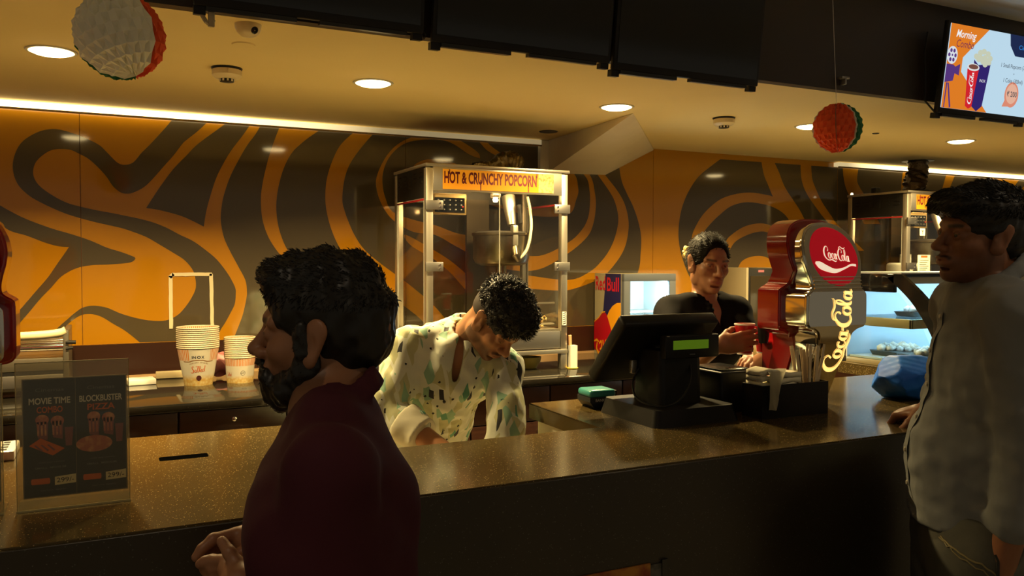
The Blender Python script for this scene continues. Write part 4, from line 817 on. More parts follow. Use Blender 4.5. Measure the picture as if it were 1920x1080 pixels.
# napkin holder with stirrers
nb = thing('napkin_holder', 'black napkin and stirrer holder in front of the cola tower', 'holder', (1.692, 1.818, CT))
bm = BM()
box(bm, 0, .26, 0, .004, 0, .098); box(bm, 0, .26, .081, .085, 0, .098); box(bm, 0, .004, .004, .081, 0, .098); box(bm, .256, .26, .004, .081, 0, .098); box(bm, .004, .256, .004, .081, 0, .004); box(bm, .164, .168, .004, .081, .004, .095)
obj('tray', bm, M_black, nb)
M_nap = mat('napkin', (.84, .77, .56), .85, bump=(40, .3, .004))
for i in range(7):
    t = thing('napkin', 'folded cream napkin in the black holder, %s from the top of the pile' % ['topmost', 'second', 'third', 'fourth', 'fifth', 'sixth', 'seventh'][i], 'napkin', (1.692, 1.818, CT), group='cream napkins in the holder')
    z = .138-i*.0185; bm = BM(); n = 9; rnd = random.Random(i)
    th = .015
    top = []; 
    for a in range(n):
        for b in range(6):
            u, v = .008+.150*a/(n-1), .008+.070*b/5
            w = z + .006*math.sin(a*.9+i)+rnd.uniform(-.0015, .0015) - .012*max(0, (a-5)/3)
            top.append(bm.verts.new((u, v, w)))
    lo = [bm.verts.new((q.co.x, q.co.y, q.co.z-th)) for q in top]
    I = lambda a, b: a*6+b
    for a in range(n-1):
        for b in range(5): bm.faces.new((top[I(a, b)], top[I(a+1, b)], top[I(a+1, b+1)], top[I(a, b+1)])); bm.faces.new((lo[I(a, b)], lo[I(a, b+1)], lo[I(a+1, b+1)], lo[I(a+1, b)]))
    for a in range(n-1):
        for b in (0, 5): bm.faces.new((top[I(a, b)], lo[I(a, b)], lo[I(a+1, b)], top[I(a+1, b)]))
    for b in range(5):
        for a in (0, n-1): bm.faces.new((top[I(a, b)], top[I(a, b+1)], lo[I(a, b+1)], lo[I(a, b)]))
    obj('sheet', bm, M_nap, t, smooth=True)
    if i == 0:
        bm = BM(); prof = [(.010, .128), (-.006, .134), (-.012, .12), (-.010, .08), (-.006, .03)]
        A = [bm.verts.new((.012+.004*k, -.004-.012*math.sin(k*.9), z_)) for k, (y_, z_) in enumerate(prof)]; 
        bm.free(); bm = BM()
        path = [(.03, .02, .142), (.015, -.004, .135), (.010, -.012, .10), (.014, -.014, .06), (.020, -.012, .028)]
        for off, w in ((0, 1),):
            rows = []
            for k, (x_, y_, z_) in enumerate(path):
                ww = [.075, .060, .046, .038, .030][k]
                rows.append([bm.verts.new((x_+ww*s, y_-.008*math.sin(s*7+k), z_)) for s in (0, .25, .5, .75, 1)])
            for r0, r1 in zip(rows, rows[1:]):
                for q in range(4): bm.faces.new((r0[q], r0[q+1], r1[q+1], r1[q]))
            ext = bmesh.ops.solidify(bm, geom=bm.faces[:], thickness=.003)
        obj('hanging_flap', bm, M_nap, t, smooth=True)
M_wood = mat('stirrer_wood', (.76, .60, .36), .65, vary=(20, (.64, .47, .26), .35, .7, (1, 1, .1)))
ordn = ['first', 'second', 'third', 'fourth', 'fifth', 'sixth', 'seventh', 'eighth', 'ninth', 'tenth', 'eleventh', 'twelfth', 'thirteenth', 'fourteenth']
rnd = random.Random(11)
for i in range(12):
    x = 1.692+.182+i*.0058; lean = math.radians(-14+24*i/11+rnd.uniform(-4, 4)); y = 1.818+.022+((i*5) % 4)*.010
    bm = BM(); box(bm, -.0062, .0062, -.0010, .0010, 0, .195+rnd.uniform(-.006, .01), .0006, 1)
    o = obj('stirrer_stick', bm, M_wood, None, (x, y, CT+.0045)); o.rotation_euler = (math.radians(rnd.uniform(-5, 5)), lean, math.radians(rnd.uniform(-10, 22)))
    tag(o, 'flat wooden stirrer stick in the black holder, %s from the left' % ordn[i], 'stirrer', 'wooden stirrers in the holder')
# acrylic menu stands
M_acr = glass('acrylic', (.93, .91, .84), 1.45, .04, .10, (.62, .55, .38))
M_acredge = mat('acrylic_edge', (.50, .42, .20), .25)
M_sheet = mat('poster_dark', (.050, .058, .050), .45)
M_whi = mat('print_offwhite', (.80, .74, .55), .6); M_ora = mat('print_orange', (.75, .16, .03), .6); M_sal = mat('print_salmon', (.55, .17, .10), .6, vary=(60, (.80, .40, .18), .45, .65)); M_dim = mat('print_dim', (.20, .21, .18), .6); M_tag = mat('price_paper', (.85, .72, .36), .6); M_cupp = mat('print_cup', (.30, .11, .10), .6)
def stand(loc, label, w=.187, full=True):
    t = thing('menu_stand', label, 'menu stand', loc, group='acrylic menu stands on the counter')
    bm = BM(); box(bm, 0, w, 0, .003, .0, .272); fp = obj('front_sheet', bm, M_acr, t)
    bm = BM(); box(bm, 0, w, .007, .010, .0, .272); obj('rear_sheet', bm, M_acr, t)
    bm = BM(); box(bm, 0, w, -.004, .075, -.0, .003); obj('foot', bm, M_acr, t)
    bm = BM(); box(bm, -.0005, w+.0005, -.0055, -.004, 0, .0035); box(bm, 0, w, .0, .0025, .2705, .2725); box(bm, 0, .0012, 0, .003, .0, .272); box(bm, w-.0012, w, 0, .003, .0, .272); obj('edge', bm, M_acredge, t)
    bm = BM(); box(bm, .010, w-.004, .0035, .0045, .022, .242); obj('backing', bm, mat('backing_cream', (.36, .30, .18), .6), t)
    x0, x1, xm = .012, w-.006, .012+(w-.018)*.5
    bm = BM(); box(bm, x0, xm-.0005, .0028, .0034, .024, .240); pL = obj('poster', bm, M_sheet, t)
    bm = BM(); box(bm, xm+.0005, x1, .0028, .0034, .024, .240); pR = obj('poster', bm, M_sheet, t)
    if not full: return t
    def Tn(x0_, k): return lambda u, v: (x0_+u*.0845, .0026-k, .024+v*.216)
    def pr(name, m, polys, par, T):
        bm = BM()
        for q in polys: put_poly(bm, q, T)
        return obj(name, bm, m, par)
    def wr(name, m, items, par, T):
        bm = BM()
        for s, x, y, h, w_, b, al in items: put_text(bm, s, T, x, y, h, w_, b, align=al)
        return obj(name, bm, m, par)
    for par, X, title, sub, pz in ((pL, x0, 'MOVIE TIME', 'COMBO', 0), (pR, xm, 'BLOCKBUSTER', 'PIZZA', 1)):
        T0, T1, T2 = Tn(X, .0), Tn(X, .0003), Tn(X, .0006)
        wr('title', M_whi, [(title, .5, .79, .052, .80 if not pz else .86, .025, 'C')], par, T0)
        wr('subtitle', M_ora, [(sub, .5, .715, .052, .50 if not pz else .56, .02, 'C')], par, T0)
        wr('small_print', M_dim, [('Cinemas', .5, .895, .030, .55, 0, 'C'), ('with any combo', .52, .285, .014, .5, 0, 'C'), ('SMALL  MEDIUM', .5, .235, .018, .6, .01, 'C'), ('terms apply', .55, .045, .014, .5, 0, 'C')], par, T0)
        tubs = [[(.27+d, .50), (.45+d, .48), (.47+d, .64), (.24+d, .64)] for d in (0, .29)]
        pr('cup_picture', M_cupp, tubs+[[(.80, .42), (.92, .42), (.95, .58), (.78, .58)]], par, T0)
        pr('popcorn_picture', M_sal, [ell2(.355, .655, .13, .045, 16), ell2(.645, .640, .13, .045, 16)]+[[(a, .52), (a+.035, .52), (a+.035, .64), (a-.005, .64)] for a in (.26, .33, .40, .55, .62, .69)], par, T1)
        if not pz: pr('hot_dog_picture', M_ora, [[(.10, .44), (.32, .50), (.78, .40), (.55, .345)]], par, T2); pr('hot_dog_lines', M_cupp, [[(.2+d, .43+.01), (.23+d, .435+.01), (.36+d, .395), (.33+d, .385)] for d in (0, .12, .24)], par, Tn(X, .0009))
        else: pr('pizza_picture', M_sal, [ell2(.36, .42, .36, .072, 28)], par, T2); pr('blue_band', mat('print_steelblue', (.05, .085, .12), .6), [[(.33, .66), (.68, .66), (.68, .695), (.33, .695)]], par, T0)
        pr('old_price', M_ora, [rrect(.13, .49, .105, .155, .02)], par, T0)
        pr('price_tag', M_tag, [[(.58, .088), (.99, .096), (.99, .172), (.58, .160)]], par, T1)
        wr('price', M_black, [('299/-', .78, .110, .040, .34, .0, 'C')], par, T2)
    return t
s1 = stand((-.156, 1.728, CT), 'acrylic menu stand with the movie time combo and blockbuster pizza posters')
for ch in s1.children:
    pass
stand((-.366, 1.730, CT), 'acrylic menu stand cut off by the left picture edge', .190, False)
# blue plastic bag
t = thing('plastic_bag', 'crumpled blue plastic bag of goods in front of the display case', 'bag', (2.405, 1.905, CT))
bm = BM(); bmesh.ops.create_icosphere(bm, subdivisions=5, radius=1.0)
rnd = random.Random(9); dirs = [Vector((rnd.gauss(0, 1), rnd.gauss(0, 1), rnd.gauss(0, 1))).normalized() for _ in range(30)]; offs = [rnd.uniform(.72, .98) for _ in dirs]
for v in bm.verts:
    d = v.co.normalized(); r = 1.0
    for n_, o_ in zip(dirs, offs):
        c = d.dot(n_)
        if c > .05: r = min(r, o_/c)
    r = min(r, 1.02) + .008*math.sin(d.x*17+d.z*9)*math.sin(d.y*13)
    p = d*r; v.co = Vector((p.x*.135, p.y*.110, max(0.001, (p.z+.72)*.088)))
obj('bag_body', bm, mat('blue_plastic', (.012, .12, .60), .5, spec=.25, bump=(9, .25, .01), vary=(7, (.03, .22, .75), .4, .7)), t)
bm, rg = crumple([(.09, -.01, .085), (.13, .0, .105), (.17, .01, .10), (.20, .0, .115)], [.045, .028, .022, .05], 3, 16, .6); obj('bag_knot', bm, mat('blue_film', (.10, .22, .40), .25), t)
# ================================================================== things on the back worktop
def tub_mat(name, h, r0, r1, big):
    m, nt, p = principled(name); N = nt.nodes; L = nt.links
    tc = N.new('ShaderNodeTexCoord'); sx = N.new('ShaderNodeSeparateXYZ'); L.new(tc.outputs['Object'], sx.inputs[0])
    at = N.new('ShaderNodeMath'); at.operation = 'ARCTAN2'; L.new(sx.outputs[0], at.inputs[0]); L.new(sx.outputs[1], at.inputs[1])
    fr_ = N.new('ShaderNodeMath'); fr_.operation = 'MULTIPLY'; fr_.inputs[1].default_value = 60/(2*PI); L.new(at.outputs[0], fr_.inputs[0])
    f2 = N.new('ShaderNodeMath'); f2.operation = 'FRACT'; L.new(fr_.outputs[0], f2.inputs[0]); st = N.new('ShaderNodeMath'); st.operation = 'GREATER_THAN'; st.inputs[1].default_value = .45; L.new(f2.outputs[0], st.inputs[0])
    zz = N.new('ShaderNodeMath'); zz.operation = 'DIVIDE'; zz.inputs[1].default_value = h; L.new(sx.outputs[2], zz.inputs[0])
    up = N.new('ShaderNodeMath'); up.operation = 'GREATER_THAN'; up.inputs[1].default_value = .66; L.new(zz.outputs[0], up.inputs[0])
    side_ = N.new('ShaderNodeMath'); side_.operation = 'ABSOLUTE'; L.new(at.outputs[0], side_.inputs[0])
    pan = N.new('ShaderNodeMath'); pan.operation = 'LESS_THAN'; pan.inputs[1].default_value = PI-.55; L.new(side_.outputs[0], pan.inputs[0])
    s1_ = N.new('ShaderNodeMath'); s1_.operation = 'MULTIPLY'; L.new(st.outputs[0], s1_.inputs[0]); L.new(up.outputs[0], s1_.inputs[1])
    s2_ = N.new('ShaderNodeMath'); s2_.operation = 'MULTIPLY'; L.new(s1_.outputs[0], s2_.inputs[0])
    if big: L.new(pan.outputs[0], s2_.inputs[1])
    else: s2_.inputs[1].default_value = 1
    lo = N.new('ShaderNodeMapRange'); lo.inputs['From Min'].default_value = .30; lo.inputs['From Max'].default_value = .16; L.new(zz.outputs[0], lo.inputs['Value'])
    no = N.new('ShaderNodeTexVoronoi'); no.inputs['Scale'].default_value = 85; L.new(tc.outputs['Object'], no.inputs['Vector'])
    rp = N.new('ShaderNodeValToRGB'); rp.color_ramp.elements[0].color = (.50, .41, .20, 1); rp.color_ramp.elements[1].color = (.40, .24, .06, 1); L.new(no.outputs['Distance'], rp.inputs[0]); rp.color_ramp.elements[1].position = .75
    m1 = N.new('ShaderNodeMix'); m1.data_type = 'RGBA'; m1.inputs['A'].default_value = (.44, .40, .32, 1); m1.inputs['B'].default_value = (.42, .125, .010, 1); L.new(s2_.outputs[0], m1.inputs['Factor'])
    m2_ = N.new('ShaderNodeMix'); m2_.data_type = 'RGBA'; L.new(lo.outputs[0], m2_.inputs['Factor']); L.new(m1.outputs['Result'], m2_.inputs['A']); L.new(rp.outputs[0], m2_.inputs['B']); L.new(m2_.outputs['Result'], p.inputs['Base Color'])
    p.inputs['Roughness'].default_value = .5; MATS[name] = m; return m
M_rimc = mat('tub_rim', (.46, .39, .26), .5)
def tub_mesh(name, h, r0, r1, m):
    bm = BM()
    lathe(bm, [(0, .004), (r0-.003, .004), (r0-.002, 0), (r0, 0), (r1, h-.004), (r1-.002, h-.002), (r0-.004, .006)], 36)
    return obj(name, bm, m)
def stack(x, y, n, h, r0, r1, step, big, lab, grp):
    m = tub_mat('tub_print_%s' % ('large' if big else 'small'), h, r0, r1, big)
    root = thing('popcorn_tub', lab % 'bottom tub, its print showing,', 'popcorn tub', (x, y, BT), group=grp)
    bm = BM(); lathe(bm, [(0, .006), (r0-.003, .006), (r0-.0015, 0), (r0, 0), (r1, h-.004), (r1-.0015, h-.003), (r0-.0018, .007)], 40); bd = obj('tub_wall', bm, m, root)
    bm = BM(); q = [(r1+.0022*math.cos(a), h-.003+.0032*math.sin(a)) for a in [2*PI*i/10 for i in range(10)]]; lathe(bm, q+[q[0]], 40, caps=False); obj('rolled_rim', bm, M_rimc, root)
    names = ['second', 'third', 'fourth', 'fifth', 'sixth', 'seventh', 'eighth', 'ninth', 'tenth', 'eleventh']
    rnd = random.Random(n)
    for i in range(1, n):
        d = dup(root, (x+rnd.uniform(-.0008, .0008), y+rnd.uniform(-.0008, .0008), BT+i*step), lab % ('topmost tub' if i == n-1 else names[i-1]+' tub from the bottom'))
        d.rotation_euler = (0, 0, rnd.uniform(-.3, .3))
    return root, bd
g1 = 'tubs nested in the tall stack'
r_, bd = stack(.336, 3.735, 11, .163, .0565, .0845, .0083, True, '%s of the tall white popcorn tub stack', g1)
face_ang = math.atan2(-3.735, -.336)                 # toward the customer side
def TU(u, v, r0=.0565, r1=.0845, h=.163, k=.0007, a0=None):
    a = (face_ang if a0 is None else a0) + u/((r0+r1)/2); r = r0+(r1-r0)*v/h + k
    return (r*math.cos(a), r*math.sin(a), v)
M_navy = mat('ink_navy', (.012, .014, .03), .5); M_inko = mat('ink_orange', (.42, .075, .010), .5); M_inkm = mat('ink_maroon', (.045, .006, .006), .5)
bm = BM(); put_text(bm, 'IN', TU, -.024, .1175, .011, .016, .03); put_text(bm, 'X', TU, .0115, .1175, .011, .0105, .03)
ring = ell2(.0025, .123, .0068, .0058, 20); rin = ell2(.0025, .123, .0036, .0028, 20)
for i in range(20): put_poly(bm, [ring[i], ring[(i+1) % 20], rin[(i+1) % 20], rin[i]], TU)
obj('brand_lettering', bm, M_navy, bd)
bm = BM(); 
for i, ch in enumerate('POPCORN STUDIO'):
    if ch != ' ':
        u = -.034+i*.0052; put_text(bm, ch, TU, u, .0985-18*(u)**2*.35, .0052, .0042, 0)
put_strokes(bm, [[(-.060, .104, .0011), (-.035, .104, .0011), (-.02, .109, .0011), (0, .1105, .0011), (.02, .109, .0011), (.035, .104, .0011), (.060, .104, .0011)]], TU, n=6)
obj('arched_lettering', bm, mat('ink_brown', (.20, .10, .04), .5), bd)
S2 = [[(.32, .95, .06), (.20, 1.10, .08), (.02, .95, .10), (.10, .62, .13), (.26, .42, .14), (.18, .08, .12), (-.10, .04, .08), (-.22, .22, .04)], [(.66, .46, .08), (.54, .52, .05), (.42, .30, .09), (.50, .06, .08), (.64, .20, .05), (.70, .48, .08), (.70, .14, .08), (.80, .06, .05)],
      [(.84, .2, .04), (1.0, .9, .07), (.94, 1.05, .05), (.90, .5, .09), (.96, .06, .08), (1.06, .1, .05)], [(1.10, .2, .04), (1.24, .95, .09), (1.20, .3, .09), (1.30, .05, .06)], [(1.12, .66, .05), (1.40, .72, .06)],
      [(1.36, .28, .05), (1.54, .40, .06), (1.50, .52, .05), (1.38, .34, .09), (1.44, .06, .08), (1.62, .14, .04)], [(1.86, .46, .07), (1.74, .52, .05), (1.64, .28, .09), (1.74, .05, .08), (1.88, .3, .05), (2.02, 1.1, .08), (1.94, .3, .09), (2.04, .06, .05)]]
bm = BM(); k_ = .060/2.3; put_strokes(bm, S2, lambda u, v: TU(-.026+u*k_, .056+v*k_*.95+u*.002), n=5); put_text(bm, 'Classic', TU, 0, .082, .004, .02, .01, align='C', slant=.2); obj('script_lettering', bm, M_inko, bd)
bm = BM(); put_poly(bm, ell2(.002, .034, .0115, .011, 24), TU); obj('round_seal', bm, M_inkm, bd)
r2, bd2 = stack(.506, 3.735, 11, .113, .0545, .0640, .0083, False, '%s of the shorter tub stack beside the bearded man', 'tubs nested in the shorter stack')
TU2 = lambda u, v: TU(u, v, .0545, .0640, .113, .0007, math.atan2(-3.735, -.506))
bm = BM()
for r in (.010,):
    ro, ri = ell2(.012, .045, r, r, 20), ell2(.012, .045, r*.9, r*.9, 20)
    for i in range(20): put_poly(bm, [ro[i], ro[(i+1) % 20], ri[(i+1) % 20], ri[i]], TU2)
put_text(bm, 'INOX', TU2, .012, .043, .004, .014, .01, align='C'); obj('round_stamp', bm, M_navy, bd2)
bm = BM(); put_strokes(bm, S2, lambda u, v: TU2(-.062+u*.012, .030+v*.018), n=3); obj('script_lettering', bm, M_inko, bd2)
r3, bd3 = stack(.650, 3.70, 4, .113, .0545, .0640, .0083, False, '%s of the short tub pile hidden behind the bearded face', 'tubs in the pile behind the bearded man')
# roller grill / warmer on the left
M_warm = mat('warmer_steel', (.30, .27, .20), .35, .9, bump=(40, .1, .003, (1, 1, 20)))
t = thing('warming_unit', 'steel roller warming unit behind the left menu stand', 'warmer', (-.62, 3.62, BT)); t.scale = (1, 1, 1.27)
bm = BM(); box(bm, 0, .465, .02, .34, .02, .115, .004); obj('body', bm, M_warm, t)
bm = BM(); box(bm, .01, .455, .012, .022, .030, .068, .002); obj('lower_panel', bm, M_steel2, t)
bm = BM(); box(bm, .01, .455, .012, .022, .080, .118, .002); obj('upper_panel', bm, M_warm, t)
bm = BM(); box(bm, .005, .46, .014, .024, .069, .079); obj('dark_gap', bm, M_black, t)
for x in (.02, .43):
    for y in (.05, .3): 
        bm = BM(); lathe(bm, [(0, 0), (.012, 0), (.012, .022), (0, .022)], 12, (x, y, 0)); obj('foot', bm, M_black, t)
bm = BM(); box(bm, .455, .475, .012, .34, .02, .20, .003); obj('end_plate', bm, M_warm, t)
for k, (y, z, r) in enumerate(((.03, .150, .010), (.07, .156, .010), (.11, .160, .010), (.15, .162, .010))):
    bm = BM(); tube(bm, [(0, y, z), (.47, y, z)], r, 12); obj('roller', bm, M_chrome, t)
bm = BM(); tube(bm, cr([(.0, .02, .186), (.2, .02, .186), (.36, .02, .187), (.44, .02, .192), (.465, .02, .20)], 4, False), .013, 12); obj('padded_bar', bm, mat('cream_tube', (.70, .60, .34), .4), t)
bm = BM(); tube(bm, [(.465, .01, .165), (.50, .01, .163)], .006, 8); tube(bm, [(.465, .01, .145), (.49, .01, .147)], .005, 8); obj('knob', bm, M_dark, t)
bm = BM(); tube(bm, [(.24, .01, .195), (.24, .01, .212)], .009, 8); box(bm, .232, .248, .0, .012, .13, .19, .002); obj('clip', bm, M_steel2, t)
# loose bits
t = thing('paper_pad', 'white paper pad lying behind the menu stand', 'paper', (.065, 3.80, BT), math.radians(6)); bm = BM(); box(bm, 0, .11, 0, .10, 0, .022, .002); obj('sheets', bm, M_paper, t)
t = thing('wood_strip', 'pale wooden strip lying left of the tall tub stack', 'strip', (.180, 3.98, BT), math.radians(-4)); bm = BM(); box(bm, 0, .145, 0, .03, 0, .030, .002); obj('strip', bm, mat('pale_wood', (.50, .40, .22), .6, vary=(8, (.40, .30, .14), .4, .6, (.2, 1, 6))), t)
t = thing('pink_packet', 'pink crumpled packet between the two tub stacks', 'packet', (.436, 3.92, BT))
bm = BM(); bmesh.ops.create_icosphere(bm, subdivisions=3, radius=1.0)
for v in bm.verts:
    k = 1+.10*math.sin(v.co.x*9+v.co.z*5)+.08*math.sin(v.co.y*11); v.co = Vector((v.co.x*.075*k, v.co.y*.05*k, (v.co.z*.055*k+.058))); v.co.z = max(v.co.z, .001)
obj('wrap', bm, mat('pink_wrap', (.60, .26, .24), .45, vary=(20, (.5, .14, .14), .4, .6)), t)
# paper tape frame on the wall
t = thing('tape_frame', 'open frame of cream paper tape stuck on the orange wall', 'tape', (.247, 4.0985, 1.242))
M_tape = mat('paper_tape', (.66, .56, .34), .7)
def strip(a, b, w=.016):
    bm = BM(); A, B = Vector((a[0], 0, a[1])), Vector((b[0], 0, b[1])); d = (B-A).normalized(); n = Vector((-d.z, 0, d.x))*w/2; k = 12; rn = random.Random(int(a[0]*900+b[1]*700)); L_, R_ = [], []
    for i in range(k+1):
        p = A+(B-A)*i/k; L_.append(p+n*(1+rn.uniform(-.12, .12))); R_.append(p-n*(1+rn.uniform(-.12, .12)))
    prism(bm, [(q.x, q.z) for q in L_+R_[::-1]], lambda x, z: (x, -.0015, z), lambda x, z: (x, .0, z)); obj('tape_strip', bm, M_tape, t)
strip((.006, .0), (.006, .243)); strip((.002, .236), (.018, .252)); strip((.012, .249), (.186, .250)); strip((.182, .252), (.185, .005))
# items right of and under the first popcorn machine
t = thing('paper_roll_tube', 'tall white square tube standing on a yellow coaster by the popcorn machine leg', 'tube', (2.036, 3.50, BT))
bm = BM(); lathe(bm, [(0, 0), (.027, 0), (.030, .005), (0, .006)], 20); obj('yellow_coaster', bm, mat('yellow_plastic', (.62, .42, .03), .4), t)
bm = BM(); prism(bm, rrect(-.020, .020, -.020, .020, .006), lambda a, b: (a, b, .006), lambda a, b: (a, b, .115)); obj('tube_wall', bm, mat('tube_white', (.62, .60, .52), .5), t)
bm = BM(); tube(bm, [(-.012, 0, .115), (-.016, -.004, .165)], .008, 8); obj('wood_peg', bm, mat('peg_peach', (.66, .36, .18), .6), t)
t = thing('yellow_bowl', 'small yellow bowl tucked under the popcorn machine', 'bowl', (1.86, 3.62, BT)); bm = BM(); lathe(bm, [(0, 0), (.035, 0), (.055, .03), (.06, .055), (.056, .055), (.05, .03), (0, .006)], 24); obj('bowl', bm, mat('bowl_yellow', (.55, .42, .10), .4), t)
# menu flyer and cloth between the two men
t = thing('menu_flyer', 'standing menu flyer with orange food print left of the popcorn machine', 'flyer', (1.070, 3.70, BT), math.radians(-20))
bm = BM(); box(bm, 0, .18, 0, .004, .05, .205); f_ = obj('sheet', bm, mat('flyer_dark', (.05, .022, .012), .4), t)
bm = BM(); box(bm, -.004, .184, -.001, .006, .205, .212); obj('top_clip', bm, M_acr, t)
bm = BM(); box(bm, 0, .18, -.02, .06, 0, .004); box(bm, 0, .18, .0, .004, .0035, .05); obj('holder', bm, M_acr, t)
bm = BM(); rnd = random.Random(2)
for i in range(9): put_poly(bm, ell2(.015+.018*i, .105+.006*(i % 2), .010, .030, 12, rnd.uniform(-.3, .3)), lambda u, v: (u, -.0006, v))
obj('food_picture', bm, mat('flyer_salmon', (.55, .14, .05), .5), f_)
bm = BM(); put_poly(bm, [(.004, .168), (.176, .168), (.176, .178), (.004, .178)], lambda u, v: (u, -.0006, v)); put_poly(bm, [(.004, .186), (.176, .186), (.176, .202), (.004, .202)], lambda u, v: (u, -.0006, v)); obj('yellow_lines', bm, mat('flyer_yellow', (.50, .28, .04), .5), f_)
t = thing('wiping_cloth', 'bundled pale cloth on the worktop behind the bending man', 'cloth', (1.005, 3.52, BT))
bm = BM(); bmesh.ops.create_icosphere(bm, subdivisions=4, radius=1.0)
for v in bm.verts:
    k = 1+.08*math.sin(v.co.x*8+v.co.z*6)+.07*math.sin(v.co.y*10+v.co.x*5); v.co = Vector((v.co.x*.10*k, v.co.y*.07*k, max(.001, v.co.z*.06*k+.045)))
obj('folds', bm, mat('cloth_pale', (.60, .52, .34), .85), t, smooth=True)
